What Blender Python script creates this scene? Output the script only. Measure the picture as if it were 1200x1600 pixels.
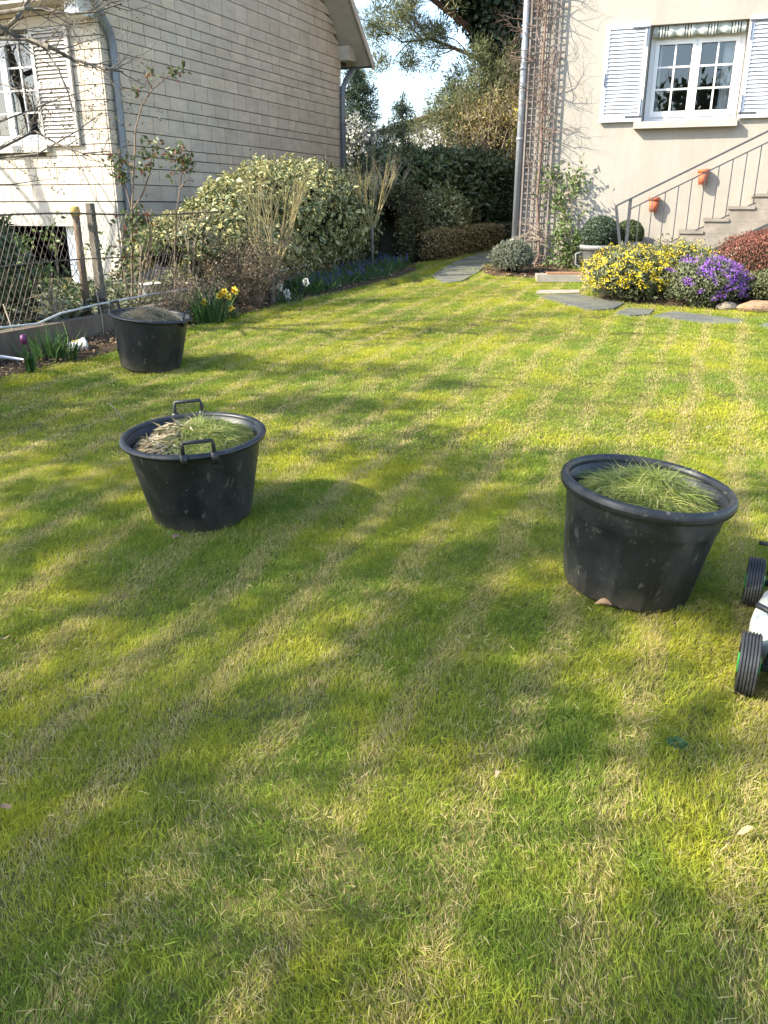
import bpy, math, random
import numpy as np
from mathutils import Vector
R = math.radians
rng = np.random.default_rng(7); random.seed(7)
scene = bpy.context.scene
for o in list(bpy.data.objects): bpy.data.objects.remove(o)

# ---------------------------------------------------------------- camera, sky, sun, exposure
FPX, CH = 1273.0, 1.5                      # focal length in photo pixels (1200 x 1600), eye height
PITCH = math.atan(477 / FPX)
cam = bpy.data.cameras.new('camera'); camo = bpy.data.objects.new('camera', cam)
scene.collection.objects.link(camo); scene.camera = camo
cam.sensor_fit = 'VERTICAL'; cam.sensor_height = 36.0; cam.lens = 36.0 * FPX / 1600
cam.clip_start = 0.05; cam.clip_end = 2000
camo.location = (0, 0, CH); camo.rotation_euler = (R(90) - PITCH, 0, 0)

SUN_AZ = math.atan2(-.95, -.30)            # azimuth of the sun, clockwise from +Y
SUN_EL = R(36)
world = bpy.data.worlds.new('World'); scene.world = world; world.use_nodes = True
wn = world.node_tree; bg = wn.nodes['Background']
sky = wn.nodes.new('ShaderNodeTexSky'); sky.sky_type = 'NISHITA'; sky.sun_disc = False
sky.sun_elevation = SUN_EL; sky.sun_rotation = SUN_AZ % (2 * math.pi)
sky.air_density = 1.0; sky.dust_density = 1.0; sky.ozone_density = 1.0
wn.links.new(sky.outputs[0], bg.inputs[0]); bg.inputs[1].default_value = 0.15
sl = bpy.data.lights.new('sun', 'SUN'); sl.energy = 3.5; sl.angle = R(0.53); sl.color = (1, .92, .76)
so = bpy.data.objects.new('sun', sl); scene.collection.objects.link(so)
so.rotation_euler = Vector((-math.sin(SUN_AZ) * math.cos(SUN_EL), -math.cos(SUN_AZ) * math.cos(SUN_EL), -math.sin(SUN_EL))).to_track_quat('-Z', 'Y').to_euler()
so.location = (-20, -8, 20)
vs = scene.view_settings
vs.view_transform = 'Standard'; vs.look = 'None'; vs.gamma = 1; vs.use_curve_mapping = False; vs.exposure = 1.93

cy_ = scene.cycles; cy_.max_bounces = 5; cy_.diffuse_bounces = 3; cy_.glossy_bounces = 2; cy_.transmission_bounces = 4; cy_.transparent_max_bounces = 6

# ---------------------------------------------------------------- layout helpers
cp_, sp_ = math.cos(PITCH), math.sin(PITCH)
def ray(u, v):
    a = (u - 600) / FPX; b = (800 - v) / FPX
    return (a, cp_ + b * sp_, -sp_ + b * cp_)
def at(u, v, Y):
    d = ray(u, v); t = Y / d[1]; return np.array((d[0] * t, Y, CH + d[2] * t))
FO = np.array((-2.96, 6.7)); FG = np.array((.373, .928)); FN = np.array((.928, -.373))   # fence line, its direction, lawn side
def st(s, t, z=0):
    p = FO + FG * t + FN * s; return np.array((p[0], p[1], z))
def to_st(x, y):
    dx, dy = x - FO[0], y - FO[1]
    return dx * FN[0] + dy * FN[1], dx * FG[0] + dy * FG[1]
def on_fence(u, v, s=0):
    d = ray(u, v); p0 = FO + FN * s
    t = (p0[0] * FN[0] + p0[1] * FN[1]) / (d[0] * FN[0] + d[1] * FN[1])
    return np.array((d[0] * t, d[1] * t, CH + d[2] * t))
def gz(x, y):
    x = np.asarray(x, float); y = np.asarray(y, float)
    own = np.where(y < 20, .05 * y, 1 + .015 * (y - 20)); own = np.where(y < -6, -.3, own)
    s, t = to_st(x, y)
    k = np.clip((s + .10) / .06, 0, 1)
    left = .45 + 0 * own
    left = np.where(t > 9, own, left); left = np.where(t < -8, own, left)
    return left * (1 - k) + own * k
def gnd(u, v):
    d = ray(u, v); t = CH / (.05 * d[1] - d[2]); return np.array((d[0] * t, d[1] * t, CH + d[2] * t))
LAWN_T = [-30, -.68, .13, 1.54, 2.66, 3.79, 5.58, 6.6, 7.4, 7.6]
LAWN_S = [.40, .434, .509, .525, .644, .848, 1.13, 1.05, .75, .70]
def lawn_edge(t): return np.interp(t, LAWN_T, LAWN_S)

# ---------------------------------------------------------------- object helpers
COL = scene.collection
def tag(o, label=None, cat=None, group=None, kind=None):
    if label: o['label'] = label
    if cat: o['category'] = cat
    if group: o['group'] = group
    if kind: o['kind'] = kind
    return o
def thing(name, label, cat, loc=(0, 0, 0), rotz=0, group=None):
    o = bpy.data.objects.new(name, None); COL.objects.link(o)
    o.location = tuple(float(c) for c in loc); o.rotation_euler = (0, 0, rotz); o.empty_display_size = .1
    return tag(o, label, cat, group)
def link(name, me, mat, parent=None, smooth=False, loc=None, kind=None):
    if mat is not None and not me.materials: me.materials.append(mat)
    if smooth: me.polygons.foreach_set('use_smooth', np.ones(len(me.polygons), bool))
    o = bpy.data.objects.new(name, me); COL.objects.link(o)
    if parent is not None: o.parent = parent
    if loc is not None: o.location = tuple(float(c) for c in loc)
    if kind: o['kind'] = kind
    return o
class MB:
    def __init__(s): s.v = []; s.f = []
    def add(s, vs, fs):
        b = len(s.v); s.v += [tuple(map(float, p)) for p in vs]; s.f += [tuple(i + b for i in f) for f in fs]; return s
    def box(s, x0, x1, y0, y1, z0, z1):
        return s.add([(x0,y0,z0),(x1,y0,z0),(x1,y1,z0),(x0,y1,z0),(x0,y0,z1),(x1,y0,z1),(x1,y1,z1),(x0,y1,z1)],
                     [(3,2,1,0),(4,5,6,7),(0,1,5,4),(1,2,6,5),(2,3,7,6),(3,0,4,7)])
    def bar(s, a, b, w, h, up=(0, 0, 1)):
        a = np.array(a, float); b = np.array(b, float); d = b - a; d /= np.linalg.norm(d)
        side = np.cross(d, up); side /= np.linalg.norm(side) + 1e-9; u = np.cross(side, d)
        c = [a - side*w/2 - u*h/2, a + side*w/2 - u*h/2, a + side*w/2 + u*h/2, a - side*w/2 + u*h/2]
        c += [p + (b - a) for p in c]
        return s.add(c, [(0,1,2,3),(7,6,5,4),(0,4,5,1),(1,5,6,2),(2,6,7,3),(3,7,4,0)])
    def tube(s, pts, rad, n=6, cap=True):
        pts = [np.array(p, float) for p in pts]; m = len(pts)
        if not hasattr(rad, '__len__'): rad = [rad] * m
        b = len(s.v); ref = None
        for i, p in enumerate(pts):
            d = pts[min(i + 1, m - 1)] - pts[max(i - 1, 0)]; d = d / (np.linalg.norm(d) + 1e-9)
            if ref is None:
                ref = np.cross(d, (0.3, .2, 1) if abs(d[2]) < .9 else (1, 0, 0))
            ref = ref - d * np.dot(ref, d); ref /= np.linalg.norm(ref) + 1e-9; q = np.cross(d, ref)
            for k in range(n):
                a = 2 * math.pi * k / n; s.v.append(tuple(p + (ref * math.cos(a) + q * math.sin(a)) * rad[i]))
        for i in range(m - 1):
            for k in range(n):
                a = b + i * n + k; c = b + i * n + (k + 1) % n; s.f.append((a, c, c + n, a + n))
        if cap:
            s.f.append(tuple(b + k for k in range(n))[::-1]); s.f.append(tuple(b + (m - 1) * n + k for k in range(n)))
        return s
    def lathe(s, prof, n=32, fn=None, close=True):
        b = len(s.v); m = len(prof)
        for r, z in prof:
            for k in range(n):
                a = 2 * math.pi * k / n; rr = r * (fn(a, z) if fn else 1)
                s.v.append((rr * math.cos(a), rr * math.sin(a), z))
        for i in range(m - 1):
            for k in range(n):
                a = b + i * n + k; c = b + i * n + (k + 1) % n; s.f.append((a, c, c + n, a + n))
        if close:
            s.f.append(tuple(b + k for k in range(n))[::-1]); s.f.append(tuple(b + (m - 1) * n + k for k in range(n)))
        return s
    def prism(s, poly, z0, z1):
        n = len(poly)
        return s.add([(p[0], p[1], z0 if not callable(z0) else z0(p)) for p in poly] + [(p[0], p[1], z1 if not callable(z1) else z1(p)) for p in poly],
                     [tuple(range(n))[::-1], tuple(range(n, 2 * n))] + [(i, (i + 1) % n, n + (i + 1) % n, n + i) for i in range(n)])
    def blob(s, c, r, n=10, m=6, noise=.1, seed=0):
        rr = random.Random(seed); b = len(s.v)
        ph = [rr.uniform(0, 6.28) for _ in range(4)]
        for i in range(m + 1):
            th = math.pi * i / m
            for k in range(n):
                a = 2 * math.pi * k / n
                q = 1 + noise * (math.sin(3 * a + ph[0]) * math.sin(2 * th + ph[1]) + .7 * math.sin(5 * a + ph[2] + 3 * th) + .5*math.sin(2*a+ph[3]))
                s.v.append((c[0] + r[0] * q * math.sin(th) * math.cos(a), c[1] + r[1] * q * math.sin(th) * math.sin(a), c[2] + r[2] * q * math.cos(th)))
        for i in range(m):
            for k in range(n):
                a = b + i * n + k; c2 = b + i * n + (k + 1) % n; s.f.append((a, a + n, c2 + n, c2))
        return s
    def mesh(s, name):
        me = bpy.data.meshes.new(name); me.from_pydata(s.v, [], s.f); me.update(); return me
    def build(s, name, mat, parent=None, smooth=False, loc=None, kind=None):
        return link(name, s.mesh(name), mat, parent, smooth, loc, kind)
def tri_mesh(name, V, T, attrs):
    me = bpy.data.meshes.new(name); V = np.ascontiguousarray(V, np.float32).reshape(-1, 3); T = np.ascontiguousarray(T, np.int32).reshape(-1, 3)
    me.vertices.add(len(V)); me.vertices.foreach_set('co', V.ravel())
    me.loops.add(T.size); me.loops.foreach_set('vertex_index', T.ravel())
    me.polygons.add(len(T)); me.polygons.foreach_set('loop_start', np.arange(0, T.size, 3, dtype=np.int32))
    for k, a in attrs.items():
        at_ = me.attributes.new(k, 'FLOAT', 'POINT'); at_.data.foreach_set('value', np.ascontiguousarray(a, np.float32).ravel())
    me.update(calc_edges=True); return me
def unit(a): return a / (np.linalg.norm(a, axis=-1, keepdims=True) + 1e-9)
def leaf_mesh(name, P, D, N, L, W, fold=.18, rnd=None, droop=.12):
    """folded two-triangle leaves; attributes rnd (per leaf) and edge (0 on the midrib, 1 on the margin)"""
    n = len(P); D = unit(D); S = unit(np.cross(D, N)); N = np.cross(S, D)
    L = np.broadcast_to(L, (n,))[:, None]; W = np.broadcast_to(W, (n,))[:, None]
    mid = P + D * L * .48
    V = np.stack([P, mid + S * W / 2 + N * W * fold, P + D * L - N * L * droop, mid - S * W / 2 + N * W * fold], 1)
    i = np.arange(n)[:, None] * 4
    T = np.concatenate([i + np.array([[0, 2, 1]]), i + np.array([[0, 3, 2]])], 1)
    if rnd is None: rnd = rng.random(n)
    return tri_mesh(name, V, T, {'rnd': np.repeat(rnd, 4), 'edge': np.tile([0, 1, .15, 1], n)})
def blade_mesh(name, P, D, L, W, bend, rnd=None, side=None):
    """grass-like strips: base pair, middle pair, tip; bend = horizontal offset vector of the tip"""
    n = len(P); D = unit(D); L = np.broadcast_to(L, (n,))[:, None]; W = np.broadcast_to(W, (n,))[:, None]
    if side is None:
        a = rng.random(n) * 6.283; side = np.stack([np.cos(a), np.sin(a), 0 * a], 1)
    S = unit(side - D * np.sum(side * D, 1, keepdims=True)); z = np.array([0, 0, 1.0])
    mid = P + D * L * .55 + bend * .3; tip = P + D * L + bend - z * np.linalg.norm(bend, axis=1, keepdims=True) * .35
    V = np.stack([P - S * W / 2, P + S * W / 2, mid + S * W * .42, mid - S * W * .42, tip], 1)
    i = np.arange(n)[:, None] * 5
    T = np.concatenate([i + np.array([[0, 1, 2]]), i + np.array([[0, 2, 3]]), i + np.array([[3, 2, 4]])], 1)
    if rnd is None: rnd = rng.random(n)
    return tri_mesh(name, V, T, {'rnd': np.repeat(rnd, 5), 'edge': np.tile([0, 0, .5, .5, 1], n)})
def rvec(n): return unit(rng.normal(size=(n, 3)))
Z3 = np.array([0, 0, 1.0])

# ---------------------------------------------------------------- materials
def newmat(name):
    m = bpy.data.materials.new(name); m.use_nodes = True; nt = m.node_tree
    return m, nt, nt.nodes['Principled BSDF'], nt.nodes['Material Output']
def nd(nt, t, **kw):
    n = nt.nodes.new(t)
    for k, v in kw.items():
        if k in n.inputs: n.inputs[k].default_value = v
        else: setattr(n, k, v)
    return n
def c4(c): return (c[0], c[1], c[2], 1)
def mixc(nt, fac, a, b, blend='MIX'):
    m = nt.nodes.new('ShaderNodeMix'); m.data_type = 'RGBA'; m.blend_type = blend
    for s, v in ((0, fac), (6, a), (7, b)):
        if hasattr(v, 'is_linked') or isinstance(v, bpy.types.NodeSocket): nt.links.new(v, m.inputs[s])
        else: m.inputs[s].default_value = v if s == 0 else c4(v)
    return m.outputs[2]
def ramp(nt, x, stops):
    r = nt.nodes.new('ShaderNodeValToRGB'); e = r.color_ramp.elements
    while len(e) < len(stops): e.new(.5)
    for k, (p, c) in enumerate(stops):
        e[k].position = p; e[k].color = c4(c) if hasattr(c, '__len__') else (c, c, c, 1)
    nt.links.new(x, r.inputs[0]); return r.outputs[0]
def noise(nt, scale, detail=4, vec=None, rough=.6):
    n = nd(nt, 'ShaderNodeTexNoise'); n.inputs['Scale'].default_value = scale; n.inputs['Detail'].default_value = detail; n.inputs['Roughness'].default_value = rough
    if vec is not None: nt.links.new(vec, n.inputs['Vector'])
    return n.outputs['Fac']
def wpos(nt): return nt.nodes.new('ShaderNodeNewGeometry').outputs['Position']
def math_(nt, op, a, b=None, c=None):
    m = nt.nodes.new('ShaderNodeMath'); m.operation = op
    for i, v in enumerate((a, b, c)):
        if v is None: continue
        if isinstance(v, bpy.types.NodeSocket): nt.links.new(v, m.inputs[i])
        else: m.inputs[i].default_value = v
    return m.outputs[0]
def scalevec(nt, v, s):
    m = nt.nodes.new('ShaderNodeVectorMath'); m.operation = 'MULTIPLY'; nt.links.new(v, m.inputs[0]); m.inputs[1].default_value = s; return m.outputs[0]
def bump(nt, bsdf, h, strength=.3, dist=.01):
    b = nt.nodes.new('ShaderNodeBump'); b.inputs['Strength'].default_value = strength; b.inputs['Distance'].default_value = dist
    nt.links.new(h, b.inputs['Height']); nt.links.new(b.outputs[0], bsdf.inputs['Normal'])
def plain(name, c1, c2=None, scale=6, rough=.7, bs=0, bstr=.3, bdist=.01, metal=0, spec=.5, stretch=None, contrast=(.35, .65)):
    m, nt, b, o = newmat(name); p = wpos(nt)
    if stretch: p = scalevec(nt, p, stretch)
    if c2 is None: c2 = tuple(c * .75 for c in c1)
    f = ramp(nt, noise(nt, scale, 6, p), [(contrast[0], 0), (contrast[1], 1)])
    nt.links.new(mixc(nt, f, c1, c2), b.inputs['Base Color'])
    b.inputs['Roughness'].default_value = rough; b.inputs['Metallic'].default_value = metal; b.inputs['Specular IOR Level'].default_value = spec
    if bs: bump(nt, b, noise(nt, bs, 6, p), bstr, bdist)
    return m
def leafmat(name, stops, edge=None, trans=.3, rough=.45, edge_stops=(.35, .7), spec=.4, patch=None):
    """stops: ramp on the per-leaf random; edge: colour of the leaf margin"""
    m, nt, b, o = newmat(name)
    a = nd(nt, 'ShaderNodeAttribute', attribute_name='rnd')
    col = ramp(nt, a.outputs['Fac'], stops)
    if edge is not None:
        e = nd(nt, 'ShaderNodeAttribute', attribute_name='edge')
        col = mixc(nt, ramp(nt, e.outputs['Fac'], [(edge_stops[0], 0), (edge_stops[1], 1)]), col, edge)
    if patch is not None:
        f = ramp(nt, noise(nt, patch[0], 3, wpos(nt)), [(.42, 0), (.6, 1)])
        col = mixc(nt, math_(nt, 'MULTIPLY', f, patch[2]), col, patch[1])
    nt.links.new(col, b.inputs['Base Color']); b.inputs['Roughness'].default_value = rough; b.inputs['Specular IOR Level'].default_value = spec
    if trans:
        t = nt.nodes.new('ShaderNodeBsdfTranslucent'); nt.links.new(col, t.inputs['Color'])
        ms = nt.nodes.new('ShaderNodeMixShader'); ms.inputs[0].default_value = trans
        nt.links.new(b.outputs[0], ms.inputs[1]); nt.links.new(t.outputs[0], ms.inputs[2]); nt.links.new(ms.outputs[0], o.inputs['Surface'])
    return m
MAT = {}
# ================================================================ GROUND, LAWN, BED
def grass_colour(nt, rnd_sock):
    p = wpos(nt)
    big = ramp(nt, noise(nt, 1.5, 5, p), [(.42, 0), (.60, 1)])
    mid = ramp(nt, noise(nt, 3.6, 4, p), [(.45, 0), (.68, 1)])
    straw = ramp(nt, noise(nt, 5.5, 5, scalevec(nt, p, (1.0, .8, 1))), [(.48, 0), (.66, 1)])
    green = ramp(nt, rnd_sock, [(0, (.12, .185, .02)), (.5, (.235, .315, .042)), (1, (.38, .45, .09))])
    moss = ramp(nt, rnd_sock, [(0, (.42, .41, .028)), (1, (.62, .57, .07))])
    dry = ramp(nt, rnd_sock, [(0, (.42, .33, .12)), (1, (.68, .57, .28))])
    c = mixc(nt, math_(nt, 'MULTIPLY', big, .72), green, moss)
    c = mixc(nt, math_(nt, 'MULTIPLY', mid, .6), c, (.13, .225, .035))
    # scarifier tracks: narrow strips of combed-out pale grass running up the garden
    sep = nt.nodes.new('ShaderNodeSeparateXYZ'); nt.links.new(p, sep.inputs[0])
    q = math_(nt, 'ADD', math_(nt, 'MULTIPLY', sep.outputs[0], float(FN[0])), math_(nt, 'MULTIPLY', sep.outputs[1], float(FN[1])))
    q = math_(nt, 'ADD', q, math_(nt, 'MULTIPLY', noise(nt, .8, 2, p), .30))
    w = math_(nt, 'SINE', math_(nt, 'MULTIPLY', q, 2 * math.pi / .31))
    w = ramp(nt, math_(nt, 'MULTIPLY_ADD', w, .5, .5), [(.55, 0), (.95, 1)])
    sm = math_(nt, 'MULTIPLY', w, math_(nt, 'MULTIPLY_ADD', noise(nt, 1.3, 3, p), 1.1, .0))
    f = math_(nt, 'MAXIMUM', math_(nt, 'MULTIPLY', straw, .34), sm)
    # each blade is either dry or fresh
    pick = math_(nt, 'LESS_THAN', math_(nt, 'FRACT', math_(nt, 'MULTIPLY', rnd_sock, 7.31)), math_(nt, 'MULTIPLY_ADD', f, .85, .03))
    return mixc(nt, pick, c, dry)
m, nt, b, o = newmat('lawn_soil'); p = wpos(nt)
f = ramp(nt, noise(nt, 18, 6, p), [(.35, 0), (.65, 1)])
c = mixc(nt, f, (.085, .095, .018), (.14, .12, .045))
nt.links.new(c, b.inputs['Base Color']); b.inputs['Roughness'].default_value = .95; b.inputs['Specular IOR Level'].default_value = .1
bump(nt, b, noise(nt, 60, 6, p), .6, .02); MAT['lawn'] = m
m, nt, b, o = newmat('grass_blade'); a = nd(nt, 'ShaderNodeAttribute', attribute_name='rnd')
c = grass_colour(nt, a.outputs['Fac']); nt.links.new(c, b.inputs['Base Color']); b.inputs['Roughness'].default_value = .65; b.inputs['Specular IOR Level'].default_value = .05
t = nt.nodes.new('ShaderNodeBsdfTranslucent'); nt.links.new(c, t.inputs['Color']); ms = nt.nodes.new('ShaderNodeMixShader'); ms.inputs[0].default_value = .45
nt.links.new(b.outputs[0], ms.inputs[1]); nt.links.new(t.outputs[0], ms.inputs[2]); nt.links.new(ms.outputs[0], o.inputs['Surface']); MAT['grass'] = m
MAT['soil'] = plain('bed_soil', (.055, .038, .024), (.12, .085, .055), 14, .95, 40, 1, .03, spec=.1)
MAT['slate'] = plain('slate', (.085, .088, .085), (.15, .15, .10), 4, .7, 25, .8, .02)
MAT['paleslab'] = plain('pale_slab', (.33, .30, .25), (.24, .21, .17), 6, .8, 30, .4, .008)
MAT['litter'] = leafmat('dry_litter', [(0, (.10, .06, .03)), (.5, (.25, .16, .09)), (1, (.42, .31, .2))], trans=.15, rough=.7)

# ground sheet, a grid laid along the fence line so that the low step under the wall is sharp
ss = np.array([-300, -80, -30, -15, -8, -4, -2, -1, -.4, -.11, -.10, -.04, -.03, .2, .5] + list(np.arange(.8, 6.2, .3)) + [7, 9, 12, 18, 30, 80, 300.])
tt = np.array([-300, -80, -30, -20, -12, -8.01, -8] + list(np.arange(-7.7, 8.9, .3)) + [9.0, 9.01, 10, 11, 12, 13, 14, 16, 20, 30, 80, 400.])
SS, TT = np.meshgrid(ss, tt, indexing='ij')
X = FO[0] + FG[0] * TT + FN[0] * SS; Y = FO[1] + FG[1] * TT + FN[1] * SS
def lump(x, y): return .012 * np.sin(2.1 * x + 1.3 * y) * np.sin(1.7 * y - .9 * x + 1) + .002 * np.sin(6.3 * x + 2) * np.sin(5.1 * y + .7 * x)
ZZ = gz(X, Y) + np.where((SS > .4) & (SS < 7) & (Y < 18), lump(X, Y), 0)
nS, nT = len(ss), len(tt); V = np.stack([X, Y, ZZ], -1).reshape(-1, 3)
Fq = [(i * nT + j, (i + 1) * nT + j, (i + 1) * nT + j + 1, i * nT + j + 1) for i in range(nS - 1) for j in range(nT - 1)]
me = bpy.data.meshes.new('ground'); me.from_pydata(V.tolist(), [], Fq); me.update()
tag(link('ground', me, MAT['lawn'], smooth=True), kind='structure')
def lawn_z(x, y): return gz(x, y) + lump(x, y) + .006

# soil bed between the low wall and the lawn
mb = MB(); ts = np.arange(-6, 7.65, .15); m_ = 9
for i, t in enumerate(ts):
    e = float(lawn_edge(t)) + .02 * math.sin(5 * t)
    for j in range(m_):
        s = e * j / (m_ - 1) * 1.0
        q = st(s, t); z = float(gz(q[0], q[1])) + (.035 * math.sin(math.pi * j / (m_ - 1)) ** .5 if 0 < j < m_ - 1 else (.03 if j == 0 else .012)) + (rng.normal() * .012 if 0 < j < m_ - 1 else 0)
        mb.v.append((q[0], q[1], z))
for i in range(len(ts) - 1):
    for j in range(m_ - 1):
        a = i * m_ + j; mb.f.append((a, a + m_, a + m_ + 1, a + 1))
tag(mb.build('flower_bed_soil', MAT['soil'], smooth=True), kind='structure')

mb = MB(); nb_s = [-14, -8, -5, -3, -2, -1.2, -.6, -.13]; nb_t = list(np.arange(-7.9, 9.0, .65))
for s_ in nb_s:
    for t_ in nb_t: q = st(s_, t_); mb.v.append((q[0], q[1], .462 + .03 * math.sin(2.2 * s_ + t_) * math.sin(1.7 * t_)))
mb.f = [(i * len(nb_t) + j, (i + 1) * len(nb_t) + j, (i + 1) * len(nb_t) + j + 1, i * len(nb_t) + j + 1) for i in range(len(nb_s) - 1) for j in range(len(nb_t) - 1)]
tag(mb.build('neighbour_ground', plain('weedy_soil', (.075, .065, .035), (.13, .125, .05), 4, .95, 30, 1, .04, spec=.1), smooth=True), kind='structure')
# path slabs (photo outlines laid onto the ground)
def poly(pts): return [gnd(*q)[:2] for q in pts]
SLABS = [('s', poly([(838, 464), (902, 462), (975, 476), (958, 485), (925, 487), (846, 468)])),
         ('s', poly([(962, 491), (982, 484), (1022, 486), (1014, 494), (985, 496)])),
         ('s', poly([(1020, 497), (1050, 489), (1166, 503), (1148, 510), (1105, 509)])),
         ('s', poly([(1178, 513), (1200, 506), (1262, 512), (1262, 526), (1220, 521)])),
         ('p', poly([(838, 457), (905, 456), (906, 461), (838, 463)])),
         ('s', poly([(676, 434), (738, 432), (722, 441), (694, 445)])),
         ('s', poly([(684, 426), (752, 423), (742, 430.5), (676, 433)])),
         ('s', poly([(698, 417), (764, 413), (753, 422), (686, 425)])),
         ('s', poly([(716, 409), (773, 405), (765, 412), (700, 416)])),
         ('s', poly([(733, 402.5), (780, 399), (774, 404), (718, 408)])),
         ('s', poly([(748, 396.5), (786, 394), (781, 398), (735, 401.5)])),
         ('s', poly([(760, 391.5), (792, 389), (787, 393), (750, 395.5)])),
         ('s', poly([(770, 387.5), (798, 385.5), (793, 388), (761, 390.5)]))]
path = thing('stone_path', None, None, (1.5, 10, .5)); tag(path, kind='structure')
for k, pl in SLABS:
    cx, cy = np.mean(pl, axis=0); z = float(gz(cx, cy))
    mb = MB(); mb.prism([(p[0] - 1.5, p[1] - 10) for p in pl], lambda p: float(gz(p[0] + 1.5, p[1] + 10)) - .5 - .03, lambda p: float(gz(p[0] + 1.5, p[1] + 10)) - .5 + (.022 if k == 's' else .03))
    ob = mb.build('paving_slab', MAT['slate' if k == 's' else 'paleslab'], path)
def inside(poly_, x, y):
    x = np.asarray(x); y = np.asarray(y); r = np.zeros(x.shape, bool); n = len(poly_)
    for i in range(n):
        x0, y0 = poly_[i]; x1, y1 = poly_[(i + 1) % n]
        c = ((y0 > y) != (y1 > y)) & (x < (x1 - x0) * (y - y0) / (y1 - y0 + 1e-12) + x0); r ^= c
    return r
# planting border on the right and along the house wall
BORDER_R = [(2.42, 9.72), (2.9, 9.36), (3.55, 8.95), (4.6, 8.80), (6.5, 8.2), (8.5, 7.6), (8.5, 11), (3.0, 11.6), (2.75, 11.3)]
BORDER_W = [(1.45, 11.75), (2.05, 11.45), (2.75, 11.3), (3.0, 11.6), (2.6, 12.9), (1.7, 13.1), (1.35, 12.4)]
for nm, bd, h in (('border_soil', BORDER_R, .05), ('wall_border_soil', BORDER_W, .035)):
    mb = MB(); c = np.mean(bd, axis=0); n = len(bd); rings = 6
    for k in range(rings):
        f = 1 - k / rings
        for p in bd:
            q = c + (np.array(p) - c) * f; mb.v.append((q[0], q[1], float(gz(*q)) + (h if k else -.02) + (rng.normal() * .012 if k else 0)))
    mb.v.append((c[0], c[1], float(gz(*c)) + h)); 
    for k in range(rings - 1):
        for i in range(n): mb.f.append((k * n + i, k * n + (i + 1) % n, (k + 1) * n + (i + 1) % n, (k + 1) * n + i))
    for i in range(n): mb.f.append(((rings - 1) * n + i, (rings - 1) * n + (i + 1) % n, rings * n))
    tag(mb.build(nm, MAT['soil'], smooth=True), kind='structure')

# ---------------------------------------------------------------- grass
clumps = bpy.data.collections.new('grass_clumps')
def clump(i, n, rad, l0, l1, w, flat, flat_l):
    r = rad * np.sqrt(rng.random(n)); a = rng.random(n) * 6.283
    P = np.stack([r * np.cos(a), r * np.sin(a), -.006 + 0 * r], 1)
    D = rvec(n) * .5 + Z3 + np.array([.55, 0, 0]); D[:, 2] = np.abs(D[:, 2])
    L = l0 + (l1 - l0) * rng.random(n); k = int(n * flat)
    D[:k] = rvec(k) * np.array([1, 1, .25]) + Z3 * .16; L[:k] = flat_l * (.6 + .8 * rng.random(k)); P[:k, 2] = .006 + .016 * rng.random(k)
    B = rvec(n) * np.array([1, 1, 0]) * L[:, None] * .5 * rng.random((n, 1))
    rn = rng.random(n); 
    me = blade_mesh('grass_clump', P, D, L, w * (.7 + .6 * rng.random(n)), B, rn)
    me.materials.append(MAT['grass']); ob = bpy.data.objects.new('grass_clump_%02d' % i, me); clumps.objects.link(ob)
for i in range(5): clump(i, 1400, .15, .009, .030, .0014, .05, .026)
for i in range(5, 9): clump(i, 800, .27, .012, .030, .0033, .06, .026)
for i in range(9, 12): clump(i, 60, .055, .02, .042, .0032, .15, .03)
pts = []
def on_lawn(x, y):
    s, t = to_st(x, y); ok = s > lawn_edge(t)
    for k, pl in SLABS: ok &= ~inside(pl, x, y)
    ok &= ~inside(BORDER_R, x, y) & ~inside(BORDER_W, x, y)
    ok &= ~((y > 13.0 - .364 * (x - 1.96) - .02) & (x > 1.96)) & (y < 18.2)
    return ok & ~((t > 6.9) & (s < .8))
def grass_points(y0, y1, dens, i0, i1, s0, rad, edge=False):
    xm = .5 * y1 + 1.5; h_ = dens ** -.5; gx, gy = np.meshgrid(np.arange(-xm, xm, h_), np.arange(y0, y1, h_)); n = gx.size
    x = gx.ravel() + rng.uniform(-.5, .5, n) * h_; y = gy.ravel() + rng.uniform(-.5, .5, n) * h_
    k_ = (np.abs(x) < .5 * y + 1.5); x, y = x[k_], y[k_]
    ok = on_lawn(x, y); full = ok.copy()
    for a in np.arange(0, 6.2, .785): full &= on_lawn(x + rad * np.cos(a), y + rad * np.sin(a))
    ok = ok & ~full if edge else full
    x, y = x[ok], y[ok]; n = len(x); sc = s0 * (.88 + .3 * rng.random(n)) * (1 + .14 * np.sin(1.9 * x + 3) * np.sin(2.3 * y + 1.1 * x))
    pts.append(np.stack([x, y, lawn_z(x, y), .9 + 1.5 * np.sin(.9 * x + 1.3 * y) * np.sin(1.1 * y - .7 * x) + .8 * rng.normal(size=n), sc, rng.integers(i0, i1, n)], 1))
grass_points(.5, 4.2, 54, 0, 5, 1.0, .12)
for y0, y1, dn in ((4.2, 7, 29), (7, 10.5, 23), (10.5, 18.2, 18)):
    grass_points(y0, y1, dn, 5, 9, .80, .22); grass_points(y0, y1, 330, 9, 12, 1.0, .22, True)
G_ = np.concatenate(pts)
me = bpy.data.meshes.new('grass'); me.vertices.add(len(G_)); me.vertices.foreach_set('co', np.ascontiguousarray(G_[:, :3], np.float32).ravel())
for k, nm in ((3, 'spin'), (4, 'size')):
    a = me.attributes.new(nm, 'FLOAT', 'POINT'); a.data.foreach_set('value', np.ascontiguousarray(G_[:, k], np.float32))
a = me.attributes.new('pick', 'INT', 'POINT'); a.data.foreach_set('value', np.ascontiguousarray(G_[:, 5], np.int32))
go = bpy.data.objects.new('grass', me); COL.objects.link(go)
tag(go, 'short mown lawn grass with moss and straw patches', 'grass', kind='stuff')
ng = bpy.data.node_groups.new('scatter_grass', 'GeometryNodeTree')
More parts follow.
